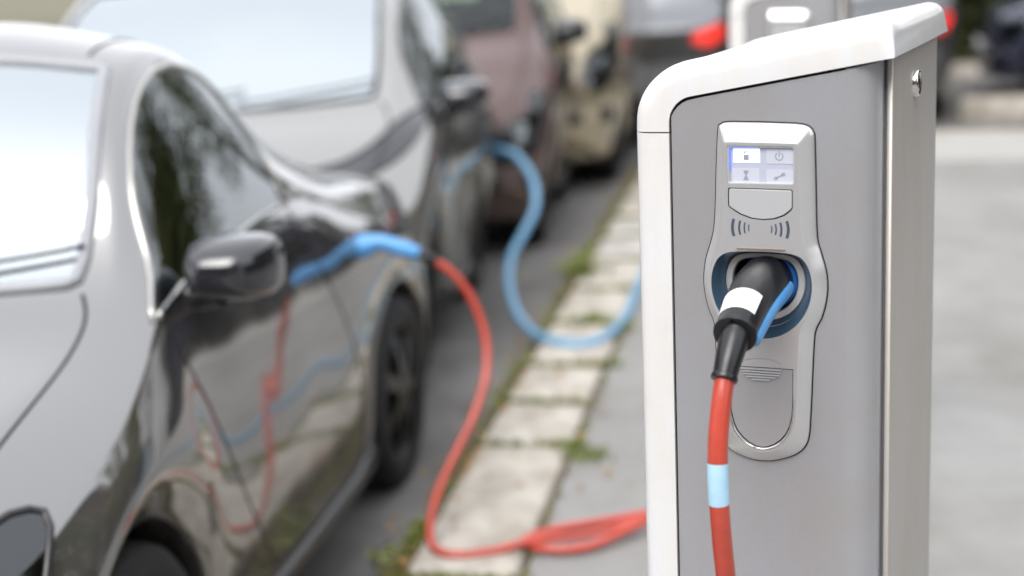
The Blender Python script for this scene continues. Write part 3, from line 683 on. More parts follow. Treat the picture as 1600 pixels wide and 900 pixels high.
def add_wheel(parent, x, y, z, r, w, side):
    """side is +1 or -1: where the outer face points"""
    rim = MB()
    v, f = lathe([(.055, .020), (.055, .034), (.03, .040), (.001, .040)], 24, 'y'); rim.add(v, f)
    v, f = lathe([(r * .70, -.09), (r * .66, -.02), (r * .64, .015), (r * .70, .030), (r * .72, .028)], 40, 'y'); rim.add(v, f)
    for k in range(7):
        a = 2 * math.pi * k / 7; ca, sa = math.cos(a), math.sin(a)
        v = []
        for rr_, hw, h in ((.03, .028, .034), (r * .35, .020, .034), (r * .68, .028, .020)):
            for s1, hh in ((-1, h), (1, h), (1, h - .03), (-1, h - .03)):
                v.append((rr_ * ca - s1 * hw * sa, hh, rr_ * sa + s1 * hw * ca))
        f = []
        for i in (0, 4):
            for j in range(4): f.append((i + j, i + (j + 1) % 4, i + 4 + (j + 1) % 4, i + 4 + j))
        rim.add(v, f)
    v, f = lathe([(.001, -.02), (r * .66, -.02)], 30, 'y')
    rim.v = [(a, b * side, c) for a, b, c in rim.v]
    o = rim.build('wheel', m_rim, parent, True); o.location = (x, y, z); smooth_by_angle(o, 35)
    prof = [(r * .70, -w * .9), (r * .93, -w * .92), (r * .985, -w * .8), (r, -w * .6), (r, 0), (r * .985, .022), (r * .94, .036), (r * .82, .040), (r * .72, .030), (r * .69, .02)]
    v, f = lathe(prof, 48, 'y'); t_ = mesh('tyre', [(a, b * side, c) for a, b, c in v], f, m_tyre, o)
    v, f = lathe([(.001, -.03), (r * .7, -.03)], 32, 'y'); mesh('brake_disc', [(a, b * side, c) for a, b, c in v], f, m_under, o, False)
    return o
def make_car(name, T, loc, rz, paint_m, L=3.15, wf=.65, wr=2.65, sx=1.0, sz=1.0, sw=1.0, w=.72, n=6, ws=(9.15, 12.1), sw_cols=(9.9, 14.6), rw=(15.4, 18.2), front_lamp=True,
             ws_glass=None, side_glass=None, win_trim=None, lamps_on=False, mirrors=True, wheel_r=.285, pillar=None, door=(9.2, 14.6), hl_poly=None, hl_mat=None, mirror_m=None, tl_poly=None, seal_m=None):
    root = empty(name, loc, rz)
    G = car_cage(T, L, wf, wr, w=w, sx=sx, sz=sz, sw=sw); Sf = bspl_eval(G, n); nu, nv = Sf.shape[:2]
    def pt(c, r):                               # surface point at cage coordinates
        a, b = min(max(c * n, 0), nu - 1.001), min(max(r * n, 0), nv - 1.001); i, j = int(a), int(b); da, db = a - i, b - j
        return Sf[i, j] * (1 - da) * (1 - db) + Sf[i + 1, j] * da * (1 - db) + Sf[i, j + 1] * (1 - da) * db + Sf[i + 1, j + 1] * da * db
    def nrm(c, r):
        a = pt(c + .1, r) - pt(c - .1, r); b = pt(c, r + .1) - pt(c, r - .1); q = np.cross(a, b); q = q / (np.linalg.norm(q) + 1e-9)
        return -q if (q[1] * (1 if r < 16 else -1) < -.3 or q[2] < -.5) else q
    # regions as outlines in cage coordinates, mirrored for the other flank
    def inpoly(x, y, P):
        c_ = False
        for (x1, y1), (x2, y2) in zip(P, P[1:] + P[:1]):
            if (y1 > y) != (y2 > y) and x < (x2 - x1) * (y - y1) / (y2 - y1) + x1: c_ = not c_
        return c_
    c0, c1 = sw_cols
    side_out = [(c0 - .75, 7.85), (c1 - .35, 7.85), (c1, 8.3), (c1 + .05, 9.2), (c1 - .15, 10.4), (c1 - .55, 11.15), (c0 + 2.2, 11.25), (c0 + .8, 10.9), (c0, 9.8)]
    side_out = sm_loop(side_out, 4)
    wsr = 12.75
    a0, a1 = ws
    ws_out = sm_loop([(a0, wsr + .6), (a0, 16), (a0, 32 - wsr - .6), (a0 + .35, 32 - wsr), (a1 - .3, 32 - wsr), (a1, 32 - wsr - .6), (a1, 16), (a1, wsr + .6), (a1 - .3, wsr), (a0 + .35, wsr)], 3)
    b0, b1 = rw
    rw_out = sm_loop([(b0, wsr + .6), (b0, 16), (b0, 32 - wsr - .6), (b0 + .35, 32 - wsr), (b1 - .3, 32 - wsr), (b1, 32 - wsr - .6), (b1, 16), (b1, wsr + .6), (b1 - .3, wsr), (b0 + .35, wsr)], 3)
    hl = sm_loop([(1.75, 5.2), (2.6, 5.0), (4.3, 6.6), (5.4, 8.5), (4.6, 9.6), (3.2, 8.6), (2.0, 7.2)], 3)
    tl = sm_loop([(20.3, 5.2), (21.6, 4.6), (22.4, 4.8), (22.5, 6.4), (21.6, 7.6), (20.5, 7.2)], 3)
    if hl_poly: hl = sm_loop(hl_poly, 3)
    if tl_poly: tl = sm_loop(tl_poly, 3)
    mirr = lambda P: [(x, 32 - y) for x, y in P]
    regs = [('side', side_out), ('side2', mirr(side_out)), ('ws', ws_out), ('rw', rw_out), ('hl', hl), ('hl2', mirr(hl)), ('tl', tl), ('tl2', mirr(tl))]
    bbs = [(min(p[0] for p in P), max(p[0] for p in P), min(p[1] for p in P), max(p[1] for p in P)) for _, P in regs]
    part = {k: [] for k, _ in regs}; part['body'] = []
    for i in range(nu - 1):
        for j in range(nv - 1):
            x, y = (i + .5) / n, (j + .5) / n; key = 'body'
            for (k, P), bb in zip(regs, bbs):
                if bb[0] < x < bb[1] and bb[2] < y < bb[3] and inpoly(x, y, P): key = k; break
            part[key].append((i * nv + j, i * nv + j + 1, (i + 1) * nv + j + 1, (i + 1) * nv + j))
    V = Sf.reshape(-1, 3)
    def sub(nm, faces, material, parent_=root, inset=0.0):
        ids = sorted({q for f_ in faces for q in f_}); mp = {a: b for b, a in enumerate(ids)}
        return mesh(nm, [V[a] for a in ids], [tuple(mp[q] for q in f_) for f_ in faces], material, parent_)
    body = sub('body', part['body'], paint_m)
    wg = ws_glass or m_gl_ws; sg = side_glass or m_gl_side; tr_m = win_trim or m_trim
    def outline_tube(nm, P, r, material, parent_):
        pts = [pt(*p) for p in P]; pts.append(pts[0]); v, f = sweep([Vector(p) for p in pts], r, 8); return mesh(nm, v, f, material, parent_)
    for k, nm in (('side', 'side_window'), ('side2', 'side_window')):
        o = sub(nm, part[k], sg); outline_tube('window_trim', dict(regs)[k], .0075, tr_m, o)
    o = sub('windscreen', part['ws'], wg); outline_tube('windscreen_seal', ws_out, .010 if not seal_m else .014, seal_m or m_trim, o)
    o = sub('rear_window', part['rw'], sg); outline_tube('window_seal', rw_out, .010, m_trim, o)
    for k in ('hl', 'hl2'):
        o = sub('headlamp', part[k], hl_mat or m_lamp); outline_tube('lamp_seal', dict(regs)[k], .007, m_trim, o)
        cc_ = np.mean([V[q] for f_ in part[k] for q in f_], 0); sgn = 1 if cc_[1] > 0 else -1
        cen = cc_ + np.array((.10, -.05 * sgn, -.085)); v, f = lathe([(.055, -.045), (.05, -.02), (.03, 0), (.001, .01)], 24, 'x', tuple(cen)); mesh('reflector', v, f, m_chrome, o)
    for k in ('tl', 'tl2'):
        o = sub('tail_lamp', part[k], m_redlamp if lamps_on else m_redlens); outline_tube('lamp_seal', dict(regs)[k], .006, m_trim, o)
    # shut lines: dark grooves following the surface
    def seam(nm, P, r=.0035):
        pts = crom([(a, b, 0) for a, b in P], 6); q = []
        for a, b, _ in pts: q.append(Vector(pt(a, b)) - Vector(nrm(a, b)) * r * .35)
        v, f = sweep(q, r, 6); return mesh(nm, v, f, m_gap, body)
    d0, d1 = door
    for mr in (False, True):
        mm = (lambda P: [(x, 32 - y) for x, y in P]) if mr else (lambda P: P)
        seam('door_seam', mm([(d0, 7.4), (d0 + .1, 6), (d0 + .9, 4.6), (d0 + 1.6, 3.4), (d0 + 2.0, 2.6)])); seam('door_seam', mm([(d1, 7.6), (d1 - .1, 6), (d1 - .3, 4.6), (d1 - .6, 3.3), (d1 - .9, 2.6)]))
        seam('sill_seam', mm([(d0 + 2.0, 2.6), (d0 + 2.8, 2.5), (d1 - 1.5, 2.5), (d1 - .9, 2.6)]))
        seam('bonnet_seam', mm([(3.0, 10.6), (5, 10.8), (7, 11.2), (8.3, 11.9), (9.0, 12.6)]), .0042)
        seam('roof_seam', mm([(a1 + .3, 13.3), (13.2, 13.3), (14.2, 13.3), (15.2, 13.4)]), .005)
        h_ = pt(d1 - .75, 5.6 if not mr else 26.4); nn = nrm(d1 - .75, 5.6 if not mr else 26.4)
        hpth = [Vector(pt(d1 - .75 - .5 + k * .1, 6.35 if not mr else 25.65)) + Vector(nrm(d1 - .75, 6.3 if not mr else 25.7)) * (.032 * math.sin(math.pi * k / 9) ** .5 if 0 < k < 9 else 0) for k in range(10)]
        v, f = sweep(hpth, .011, 10); mesh('door_handle', v, f, paint_m, root)
        # black sill moulding
        pts = [Vector(pt(c_, 2.2 if not mr else 29.8)) for c_ in np.linspace(10.2, 13.9, 14)]; v, f = sweep(pts, .028, 10); mesh('sill_moulding', v, f, m_trim, root)
        for nm_, wx in (('f', wf), ('r', wr)):
            sgn = -1 if mr else 1; yy = .655 * sw * w / .72
            add_wheel(root, wx, sgn * yy, wheel_r, wheel_r, .19, sgn)
            # liner: dark half drum in the arch
            v = []; 
            for k in range(17):
                a = math.pi * k / 16; 
                for y_ in (yy + .005, yy - .24): v.append((wx + .325 * math.cos(a), sgn * y_, wheel_r + .325 * math.sin(a) * 1.05))
            f = grid_faces(17, 2); mesh('wheel_liner', v, f, m_under, root)
    # bumper intakes, plate, grille
    gp = [Vector(pt(c_, 4.0)) + Vector((-.004, 0, 0)) for c_ in np.linspace(0.05, 1.6, 8)]
    gp2 = [Vector((p.x, -p.y, p.z)) for p in gp][::-1][:-1] + gp
    v, f = sweep(gp2, .05, 10); fix_normals(mesh('lower_grille', v, f, m_trim, root))
    fog = pt(2.45, 4.0)
    for sgn in (1, -1):
        v, f = lathe([(.001, -.012), (.03, -.012), (.045, -.018), (.055, -.010), (.06, .02)], 24, 'x', (fog[0] - .006, fog[1] * sgn, fog[2])); mesh('fog_lamp', v, f, m_trim, root)
    ub = MB(); ub.box(((wf + wr) / 2, 0, .27), (L - .5, 1.16 * sw, .16)); ub.build('underbody', m_under, root)
    # cabin: dashboard, seats with headrests, steering wheel
    ds = pt(a0 + .2, 16); zb = ds[2]
    db = MB(); db.box((ds[0] + .16, 0, zb - .17), (.34, 1.06 * sw, .22), ch=.05); db.build('dashboard', m_seat, root)
    roofz_ = pt(13, 16)[2]
    for sgn in (1, -1):
        sx0 = ds[0] + .95
        sh = [(0, .30), (-.02, .55), (.05, .80), (.12, zb - .02)]
        v = []
        for (dx, z_), hw in zip(sh, (.22, .23, .22, .17)):
            for k in range(12):
                a = 2 * math.pi * k / 12; v.append((sx0 + dx + .055 * math.cos(a), sgn * .33 + hw * math.copysign(abs(math.sin(a)) ** .6, math.sin(a)), z_))
        f = grid_faces(4, 12, False, True); f.append(tuple(range(36, 48))); st = mesh('seat', v, f, m_seat, root)
        v = []
        for z_, hw, d_ in ((zb - .01, .06, .03), (zb + .03, .11, .045), (zb + .12, .115, .05), (zb + .17, .08, .03)):
            for k in range(12):
                a = 2 * math.pi * k / 12; v.append((sx0 + .14 + d_ * math.cos(a), sgn * .33 + hw * math.copysign(abs(math.sin(a)) ** .7, math.sin(a)), z_))
        f = grid_faces(4, 12, False, True); f.append(tuple(range(36, 48))); mesh('headrest', v, f, m_seat, st)
    swp = [Vector((ds[0] + .42 + .05 * math.cos(t) * .5, -.33 + .17 * math.sin(t), zb - .02 + .16 * math.cos(t))) for t in np.linspace(0, 2 * math.pi, 25)]
    v, f = sweep(swp, .014, 8); mesh('steering_wheel', v, f, m_trim, root)
    # door mirrors: a stalk, a housing and the mirror face looking back
    if mirrors:
        for mr in (False, True):
            sgn = -1 if mr else 1
            b0_ = np.array(pt(d0 + .95, 7.7 if not mr else 24.3)); cx, cy, cz = b0_[0] - .0, b0_[1] + sgn * .105, b0_[2] + .035
            v = []
            for sxx, hw, hh, oy in ((-.085, .045, .03, -.01), (-.06, .085, .062, -.005), (-.01, .108, .082, 0), (.045, .112, .086, .004), (.06, .108, .082, .004)):
                for k in range(20):
                    a = 2 * math.pi * k / 20; ca, sa = math.cos(a), math.sin(a)
                    v.append((cx + sxx, cy + sgn * (oy + .80 * hw * math.copysign(abs(ca) ** .55, ca)), cz + .74 * hh * math.copysign(abs(sa) ** .55, sa)))
            f = grid_faces(5, 20, False, True); f.append(tuple(range(20))[::-1]); mh = fix_normals(mesh('door_mirror', v, f, mirror_m or paint_m, root))
            mesh('mirror_glass', v[80:100], [tuple(range(20))], m_chrome, mh, False)
            v, f = sweep([Vector((cx, cy - sgn * .03, cz - .045)), Vector((cx + .01, cy - sgn * .07, cz - .06)), Vector((b0_[0] + .01, b0_[1] - sgn * .01, b0_[2] - .02))], [.03, .026, .03], 12); mesh('mirror_stalk', v, f, m_trim, mh)
    # wipers
    for k in (0, 1):
        w0, w1 = (a0 + .08, 14.2 + k * 2.6), (a0 + .45, 16.9 + k * 2.4)
        q = [Vector(pt(w0[0] + (w1[0] - w0[0]) * t, w0[1] + (w1[1] - w0[1]) * t)) + Vector((-.012, 0, .014)) for t in np.linspace(0, 1, 8)]
        v, f = sweep(q, .0045, 6); mesh('wiper', v, f, m_trim, root)
    # number plate at the front, blank
    nb = MB(); nb.box((pt(0, 5.2)[0] - .018, 0, pt(0, 4.6)[2]), (.012, .46, .10)); nb.build('number_plate', m_label, root)
    # antenna
    ra = pt(a1 + .5, 16); v, f = sweep([Vector(ra), Vector(ra) + Vector((.03, 0, .05)), Vector(ra) + Vector((.09, 0, .17))], [.008, .005, .003], 8); mesh('antenna', v, f, m_trim, root)
    return root, pt
CR = R(90) - A                                                 # nose towards the camera, parallel to the kerb
p_dark = paint('paint_gunmetal', (.115, .112, .108), .75, .10, 2.6, .035, .009, .35); p_silver = paint('paint_silver', (.31, .31, .30), .7, wavy=.008, pave_refl=.35); p_maroon = paint('paint_rosewood', (.085, .042, .036), .35, pave_refl=.3)
p_gold = paint('paint_champagne', (.44, .385, .275), .6, wavy=.008); p_grey = paint('paint_grey', (.20, .205, .215)); p_navy = paint('paint_navy', (.045, .05, .085), .4); p_anth = paint('paint_anthracite', (.11, .115, .12), .7)
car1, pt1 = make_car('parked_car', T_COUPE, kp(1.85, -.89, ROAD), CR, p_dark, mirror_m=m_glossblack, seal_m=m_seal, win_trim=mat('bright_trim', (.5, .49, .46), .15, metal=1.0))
tag(car1, 'dark grey parked car in the foreground with the red cable plugged in', 'car', 'cars parked along the kerb')
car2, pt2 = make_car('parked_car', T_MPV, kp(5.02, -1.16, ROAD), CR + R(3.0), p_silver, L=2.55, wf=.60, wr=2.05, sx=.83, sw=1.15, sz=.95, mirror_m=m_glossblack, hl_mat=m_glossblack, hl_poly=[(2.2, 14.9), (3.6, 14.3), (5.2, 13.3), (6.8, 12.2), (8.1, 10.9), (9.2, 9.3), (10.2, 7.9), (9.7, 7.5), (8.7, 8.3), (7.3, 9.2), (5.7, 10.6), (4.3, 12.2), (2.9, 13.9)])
tag(car2, 'light silver parked car with pale windscreen, second from the camera', 'car', 'cars parked along the kerb')
car3, pt3 = make_car('parked_car', T_MPV, kp(7.72, -1.0, ROAD), CR + R(3.0), p_maroon, L=2.45, wf=.58, wr=1.95, sx=.80, sz=1.02, mirror_m=m_trim, ws_glass=m_gl_clear, side_glass=m_gl_clear)
tag(car3, 'reddish brown parked car with the blue cable at its nose', 'car', 'cars parked along the kerb')
car4, pt4 = make_car('parked_car', T_MPV, kp(9.85, -.86, ROAD), CR, p_gold, L=3.08, wf=.64, wr=2.5, sz=1.28)
tag(car4, 'beige gold parked car, farthest of the four along the kerb', 'car', 'cars parked along the kerb')

def world_child(o, root, loc, rz):
    o.parent = root; o.matrix_parent_inverse = (Matrix.Translation(loc) @ Matrix.Rotation(rz, 4, 'Z')).inverted(); return o
# charging port of the nearest car: a dark cup and its open flap
cp_ = Vector((-.405, 4.205, .705)); nd = ND
v, f = sweep([cp_ - nd * .03, cp_ + nd * .003, cp_ + nd * .005, cp_ - nd * .004], [.046, .046, .040, .036], 28); world_child(mesh('charging_port', v, f, m_trim), car1, kp(1.85, -.89, ROAD), CR)
v, f = sweep([cp_ - KD * .075 + nd * .03, cp_ - KD * .079 + nd * .034], [.055, .053], 24); 

# blue cable: from the brown car's nose, down to the kerb and back to the post
bc = empty('charging_cable', pix(850, 530, 5.9)); bc.location.z = 0; tag(bc, 'pale blue charging cable hanging from the reddish brown car', 'cable', 'charging cables')
BP = [pix(772, 236, 7.6), pix(792, 236, 7.5), pix(815, 252, 7.4), pix(834, 285, 7.25), pix(836, 325, 7.05), pix(818, 365, 6.85), pix(800, 400, 6.7), pix(795, 440, 6.5), pix(806, 485, 6.25), pix(828, 515, 6.05)]
def gpx(px, py, z=.012):
    d = fw * FPX + rt * (px - 800) - up * (py - 450); t = (z - 1.5) / d.z; return Vector((0, 0, 1.5)) + d * t
BP += [gpx(853, 530), gpx(890, 538), gpx(930, 534), gpx(960, 516), gpx(980, 490), gpx(992, 462), gpx(1010, 420), gpx(1050, 390), gpx(1120, 400), gpx(1150, 470), gpx(1140, 560)]
def C2W(x, y, z):
    co, si = math.cos(R(-16)), math.sin(R(-16)); return Vector((.585 + x * co - y * si, 4.20 + x * si + y * co, z))
BP = BP[:-4] + [gpx(1015, 425), gpx(1045, 425), gpx(1070, 470), gpx(1075, 560), C2W(.10, -.42, .012), C2W(.15, -.32, .03), C2W(.156, -.24, .20), C2W(.156, -.21, .50), C2W(.156, -.22, .80), C2W(.156, -.19, 1.0), C2W(.156, -.13, 1.075), C2W(.155, -.10, 1.085)]
v, f = sweep(crom([tuple(p) for p in BP], 8), .019, 14); rel(mesh('cable', v, f, m_bluecab, bc), bc)
v, f = sweep([pix(752, 240, 7.72), pix(765, 237, 7.64), pix(780, 236, 7.55)], [.04, .04, .028], 16); rel(mesh('car_plug', v, f, m_bluecab, bc), bc)
v, f = sweep([C2W(.155, .01, 1.10), C2W(.155, -.04, 1.10), C2W(.155, -.09, 1.09), C2W(.156, -.13, 1.075), C2W(.156, -.16, 1.045)], [.029, .028, .025, .022, .018], 20); rel(mesh('post_plug', v, f, m_black, bc), bc)
# opened charging flap on the brown car's nose
pb = MB(); pc = pix(778, 232, 7.66)
pb.box((pc.x, pc.y, pc.z), (.17, .05, .17), rz=-A, ch=.01)
fl_ = pb.build('charging_port', m_black2, car3); fl_.matrix_parent_inverse = (Matrix.Translation(kp(7.72, -1.0, ROAD)) @ Matrix.Rotation(CR + R(3.0), 4, 'Z')).inverted()

# ------------------------------------------------------------------ cars on the crossing street
def far_car(px, Y, rz, pm, label, l=None, **kw):
    p = pix(px, 200, Y); p.z = ROAD
    c_, _ = make_car('far_car', T_MPV, p, rz, pm, L=3.08, wf=.62, wr=2.5, n=4, lamps_on=True, mirrors=True, tl_poly=[(20.4, 6.0), (21.4, 5.6), (22.3, 5.7), (22.4, 6.6), (21.6, 7.4), (20.6, 7.0)], **kw)
    tag(c_, label, 'car', 'cars on the crossing street'); return c_
# tail towards the camera: local x points from nose to tail, so turn it half round
far_car(985, 15.3, R(-90) - R(4), p_grey, 'grey car seen from behind beyond the parked row, red tail lamp lit')
far_car(1305, 15.6, R(-90) - R(8), p_anth, 'dark anthracite car half hidden behind the sharp charging post')
far_car(1530, 14.6, R(-10), p_navy, 'dark blue car side-on at the far right edge')

# ------------------------------------------------------------------ hedge, trees, houses
def leaf_cloud(name, pts, sizes, material, parent, rnd):
    N = len(pts); d = np.array([[rnd.gauss(0, 1), rnd.gauss(0, 1), rnd.gauss(0, 1)] for _ in range(N)]); d /= np.linalg.norm(d, axis=1)[:, None]
    e = np.cross(d, [[.3, .5, .81]]); e /= np.linalg.norm(e, axis=1)[:, None] + 1e-9; g_ = np.cross(d, e)
    s_ = np.array(sizes)[:, None]; P = np.array(pts)
    V = np.stack([P - e * s_, P + g_ * s_ * .55, P + e * s_, P - g_ * s_ * .55], 1).reshape(-1, 3)
    F = np.arange(N * 4).reshape(-1, 4)
    return mesh(name, V.tolist(), F.tolist(), material, parent, smooth=False)
def tree(loc, h, r, label, lm, seed, n=2600, trunk_r=.16):
    rnd = random.Random(seed); root = empty('street_tree', loc); tag(root, label, 'tree', 'street trees')
    th = h * .42; tk = MB()
    tp_ = [Vector((rnd.uniform(-.05, .05) * k, rnd.uniform(-.05, .05) * k, th * k / 5)) for k in range(6)] + [Vector((0, 0, h * .75))]
    v, f = sweep(crom([tuple(p) for p in tp_], 3), [trunk_r * (1.25 if k == 0 else 1 - .035 * k) for k in range(19)], 12); tk.add(v, f)
    cents = []
    for k in range(9):
        a = rnd.uniform(0, 6.28); e = Vector((math.cos(a) * r * rnd.uniform(.4, .8), math.sin(a) * r * rnd.uniform(.4, .8), h * rnd.uniform(.5, .92)))
        b = Vector((0, 0, th * rnd.uniform(.75, 1.2))); v, f = sweep(crom([tuple(b), tuple((b + e) / 2 + Vector((0, 0, .2))), tuple(e)], 4), [trunk_r * .45 * (1 - .09 * q) for q in range(9)], 7); tk.add(v, f)
        cents.append(e)
    tk.build('trunk', m_bark, root, True)
    for k in range(10): cents.append(Vector((rnd.gauss(0, r * .35), rnd.gauss(0, r * .35), h * rnd.uniform(.55, .98))))
    pts = []; sz = []
    for _ in range(n):
        c_ = rnd.choice(cents); d = Vector((rnd.gauss(0, 1), rnd.gauss(0, 1), rnd.gauss(0, 1))).normalized() * (r * .36 * rnd.random() ** .4); pts.append(tuple(c_ + d)); sz.append(rnd.uniform(.07, .15))
    leaf_cloud('crown', pts, sz, lm, root, rnd)
rnd = random.Random(11)
hz_ = empty('hedge', kp(17.9, 5, 0)); tag(hz_, 'dark green hedge along the far side of the crossing street', 'hedge')
pts = []; sz = []
for _ in range(26000):
    u = rnd.uniform(-.7, .7); l = rnd.uniform(-8, 10); top = 1.9 + .35 * math.sin(l * 1.7) + .25 * math.sin(l * 4.1 + 1)
    pts.append(tuple(KD * u + ND * l + Vector((0, 0, rnd.uniform(.02, top))))); sz.append(rnd.uniform(.06, .14))
leaf_cloud('foliage', pts, sz, m_hedge, hz_, rnd)
st_ = MB()
for k in range(40):
    p = ND * rnd.uniform(-9, 12) + KD * rnd.uniform(-.3, .3); v, f = sweep([p, p + Vector((rnd.uniform(-.2, .2), 0, .7)), p + Vector((rnd.uniform(-.3, .3), .1, 1.5))], [.035, .025, .01], 6); st_.add(v, f)
tag(st_.build('stem', m_bark, hz_, True), kind='stuff')
h2 = empty('hedge', kp(1.0, 7.6, 0)); tag(h2, 'clipped hedge beside the pavement, unseen, added to darken reflections', 'hedge'); pts = []; sz = []  # unseen hedge, added so the post's corner mirrors something dark
for _ in range(9000):
    pts.append(tuple(KD * rnd.uniform(-5, 5) + ND * rnd.uniform(-.5, .5) + Vector((0, 0, rnd.uniform(.02, 2.3))))); sz.append(rnd.uniform(.07, .15))
leaf_cloud('foliage', pts, sz, m_hedge, h2, rnd)
hb = MB(); hb.box((0, 0, 1.0), (.5, 9.6, 1.9), rz=-A); hb.build('inner_branches', m_bark, h2)
tree(kp(20.2, 9.0), 6.5, 2.6, 'yellowing tree rising behind the hedge at the right', m_leaf2, 4)
tree(kp(19.8, 3.2), 7.0, 2.7, 'olive green tree rising behind the hedge', m_leaf, 5)
tree(kp(13.5, 13.0), 6.5, 2.4, 'olive tree beside the pavement to the right of the frame', m_leaf, 6)
tree(kp(5.5, 7.6), 6.0, 2.3, 'tree on the pavement outside the frame, thin trunk', m_leaf, 8)
tree(kp(9.6, 6.6), 6.5, 2.4, 'yellow green tree on the pavement outside the frame', m_leaf2, 9, trunk_r=.22)
tree(kp(13.0, 5.6), 6.5, 2.6, 'olive tree on the pavement corner outside the frame', m_leaf, 12, n=4200)
tree(kp(11.0, 9.0), 7.0, 2.8, 'broad dark tree behind the pavement outside the frame', m_leaf, 13, n=4200)
tree(kp(16.4, 8.0), 6.5, 2.6, 'dark olive tree at the crossing outside the frame', m_leaf, 14, n=4200)
tree(kp(-4.5, 4.5), 6.5, 2.6, 'tree behind the camera on the pavement', m_leaf, 10)
def house(name, label, origin, rz, w, h, d, wall_m, nx, nz, wpx=1.1, wpz=1.6):
    """front on local y=0 facing local -y"""
    root = empty(name, origin, rz); tag(root, label, 'house')
    b = MB(); b.box((w / 2, d / 2 + .12, h / 2), (w, d, h)); b.build('wall', wall_m, root)
    b = MB()
    v = [(-.3, -.3, h), (w + .3, -.3, h), (w + .3, d + .5, h), (-.3, d + .5, h), (-.3, d / 2, h + d * .38), (w + .3, d / 2, h + d * .38)]
    b.add(v, [(0, 1, 5, 4), (2, 3, 4, 5), (0, 4, 3), (1, 2, 5), (3, 2, 1, 0)]); b.build('roof', m_roof, root)
    b = MB(); b.box((w / 2, .06, .35), (w + .04, .14, .7)); b.build('plinth', mat('plinth_stone', (.25, .24, .22), .85), root)
    fw_ = MB(); fw_.box((0, .06, 0), (wpx + .16, .14, wpz + .16)); pw = MB(); 
    for sx_ in (-1, 1): pw.box((sx_ * wpx * .25, -.014, 0), (wpx * .44, .012, wpz * .9))
    sl = MB(); sl.box((0, -.03, -wpz / 2 - .11), (wpx + .3, .22, .06))
    proto = None
    for i in range(nx):
        for k in range(nz):
            x = w * (i + .5) / nx; z = 1.9 + k * 2.9
            if z + 1 > h: continue
            if proto is None:
                proto = (fw_.build('window', m_frame, root), pw.build('pane', m_winglass), sl.build('sill', m_stone))
                o, pn, sl_ = proto
            else:
                o = proto[0].copy(); COL.objects.link(o); pn = proto[1].copy(); COL.objects.link(pn); sl_ = proto[2].copy(); COL.objects.link(sl_)
            o.parent = root; pn.parent = o; sl_.parent = o; o.location = (x, .02, z)
    return root
house('brown_house', 'brown rendered house behind the camera', Vector((13, -15, 0)), R(180), 26, 7.0, 9, m_brick, 9, 2)
house('brown_house', 'tall dark brown house behind the camera to the left', Vector((-2.5, -10, 0)), R(180), 20, 10.0, 9, m_brick, 7, 3)
house('brown_house', 'brown house across the street on the left', kp(-6, -15, ROAD), R(90) - A, 30, 8.5, 9, m_brick, 10, 2)
house('brown_house', 'dark brown terrace right of the pavement, unseen, added to darken reflections', kp(25, 10.5, 0), R(-90) - A, 23, 8.5, 9, m_brick, 8, 3)  # unseen terrace, put in to darken what the car flanks and post mirror

# ------------------------------------------------------------------ weeds, leaves, grit
rg = random.Random(21)
def tufts(spots, rnd):
    V = []; F = []
    for (p, n_, h_, sp) in spots:
        for _ in range(n_):
            a = rnd.uniform(0, 6.28); b = Vector(p) + Vector((rnd.gauss(0, sp), rnd.gauss(0, sp), 0)); hh = h_ * rnd.uniform(.4, 1.2); ln = rnd.uniform(.2, .9) * hh
            dr = Vector((math.cos(a), math.sin(a), 0)); sd_ = Vector((-dr.y, dr.x, 0)) * rnd.uniform(.0015, .004); k = len(V)
            V += [b - sd_, b + sd_, b + dr * ln * .5 + Vector((0, 0, hh * .7)) + sd_ * .8, b + dr * ln * .5 + Vector((0, 0, hh * .7)) - sd_ * .8, b + dr * ln + Vector((0, 0, hh * .85))]
            F += [(k, k + 1, k + 2, k + 3), (k + 3, k + 2, k + 4)]
    return V, F
sp1 = []; sp2 = []
real_j = [j for j in joints if j not in (3.86,)] 
for j_ in real_j:
    if j_ < 2.5: continue
    for _ in range(46):
        l = rg.uniform(0.0, .31); (sp1 if rg.random() < .7 else sp2).append((kp(j_ + rg.gauss(0, .008), l, -.004), 5, .028, .007))
for _ in range(260):                                            # along the pavement side and the gutter
    u = rg.uniform(2.8, 11.3); (sp1 if rg.random() < .5 else sp2).append((kp(u, .302 + abs(rg.gauss(0, .008)), 0), 4, .018, .01))
for _ in range(420):
    u = rg.uniform(2.8, 11); (sp1 if rg.random() < .45 else sp2).append((kp(u, -.02 + rg.gauss(0, .02), ROAD), 6, .10, .014))
for u, l, n_, h_, s_ in ((4.46, .36, 90, .035, .035), (4.52, .30, 60, .04, .03), (6.95, .02, 120, .10, .04), (5.46, .32, 40, .03, .02), (6.1, .16, 130, .045, .04), (5.98, .30, 60, .04, .03)): sp1.append((kp(u, l, 0 if l > 0 else ROAD), n_, h_, s_))
V, F = tufts(sp1, rg); o = mesh('grass', V, F, m_grass, smooth=False); tag(o, 'green weeds growing in the joints of the kerb', 'grass', kind='stuff')
V, F = tufts(sp2, rg); o = mesh('dry_grass', V, F, m_grass2, smooth=False); tag(o, 'dry brownish weeds along the gutter and kerb', 'grass', kind='stuff')
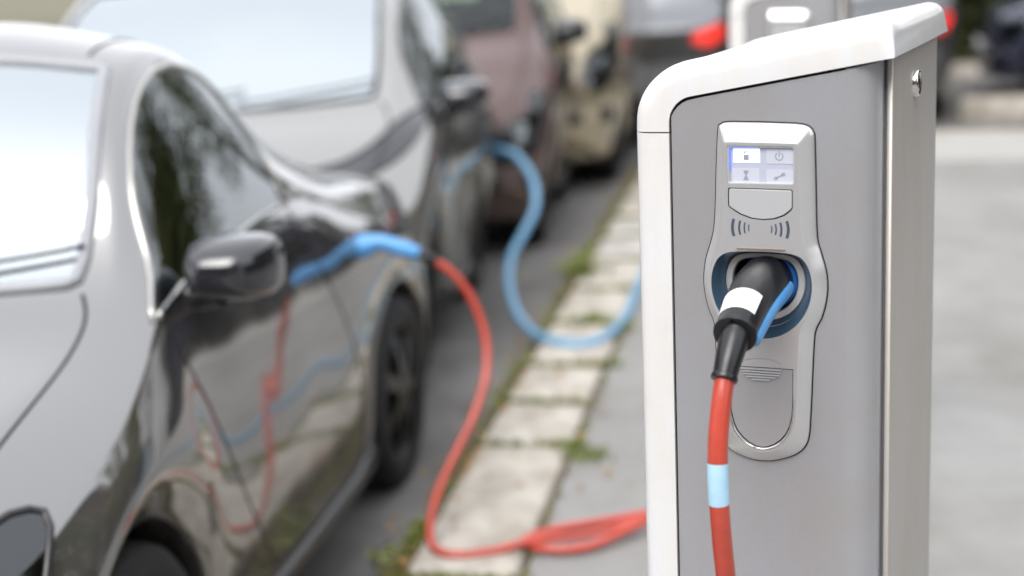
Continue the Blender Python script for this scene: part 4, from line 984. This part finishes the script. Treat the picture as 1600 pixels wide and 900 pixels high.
def weed(loc, n_, s_, label, lm):
    root = empty('weed_plant', loc); tag(root, label, 'weed'); pts = []; sz = []
    for _ in range(n_):
        a = rg.uniform(0, 6.28); r_ = abs(rg.gauss(0, s_)); pts.append((r_ * math.cos(a), r_ * math.sin(a), .02 + rg.random() * s_ * 1.6 * math.exp(-r_ / s_))); sz.append(rg.uniform(.012, .026))
    leaf_cloud('leaves', pts, sz, lm, root, rg)
    sb = MB()
    for k in range(10):
        a = rg.uniform(0, 6.28); e = Vector((math.cos(a) * s_, math.sin(a) * s_, s_ * rg.uniform(.6, 1.6))); v, f = sweep([Vector((0, 0, 0)), e * .5 + Vector((0, 0, .02)), e], [.003, .0025, .001], 5); sb.add(v, f)
    tag(sb.build('stem', m_grass, root, True), kind='stuff')
m_weed = mat('weed_bright', (.20, .26, .05), .6, col2=(.34, .36, .10), scale=18)
weed(kp(3.86, -.02, ROAD), 230, .065, 'leafy green weed at the kerb in front of the nearest stone', m_weed)
weed(kp(3.66, -.03, ROAD), 120, .05, 'small dry weed in the gutter beside the leafy one', m_grass2)
weed(kp(7.52, -.02, ROAD), 200, .09, 'bright green weed tuft at the kerb under the blue cable', m_weed)
V = []; F = []
for _ in range(520):
    u = rg.uniform(2.8, 11); l = -.05 + rg.gauss(0, .07) if rg.random() < .8 else rg.uniform(.0, .5); z = ROAD if l < .0 else .004
    p = kp(u, l, z + rg.uniform(.002, .012)); a = rg.uniform(0, 6.28); s_ = rg.uniform(.008, .022); k = len(V)
    d1 = Vector((math.cos(a), math.sin(a), rg.uniform(-.3, .3))) * s_; d2 = Vector((-math.sin(a), math.cos(a), rg.uniform(-.3, .3))) * s_ * .6
    V += [p - d1, p + d2, p + d1, p - d2]; F.append((k, k + 1, k + 2, k + 3))
o = mesh('fallen_leaves', V, F, m_leafdry, smooth=False); tag(o, 'small dry leaves and litter along the gutter', 'leaves', kind='stuff')

ws_ = MB(); ws_.box((0, 0, .06), (.75, .2, .17), ch=.04); o = ws_.build('wheel_stop', m_stone); o.location = pix(1575, 158, 12.9); o.location.z = ROAD + .025; o.rotation_euler = (0, 0, R(-10))
tag(o, 'pale concrete wheel stop lying below the dark blue car at the right edge', 'wheel stop')
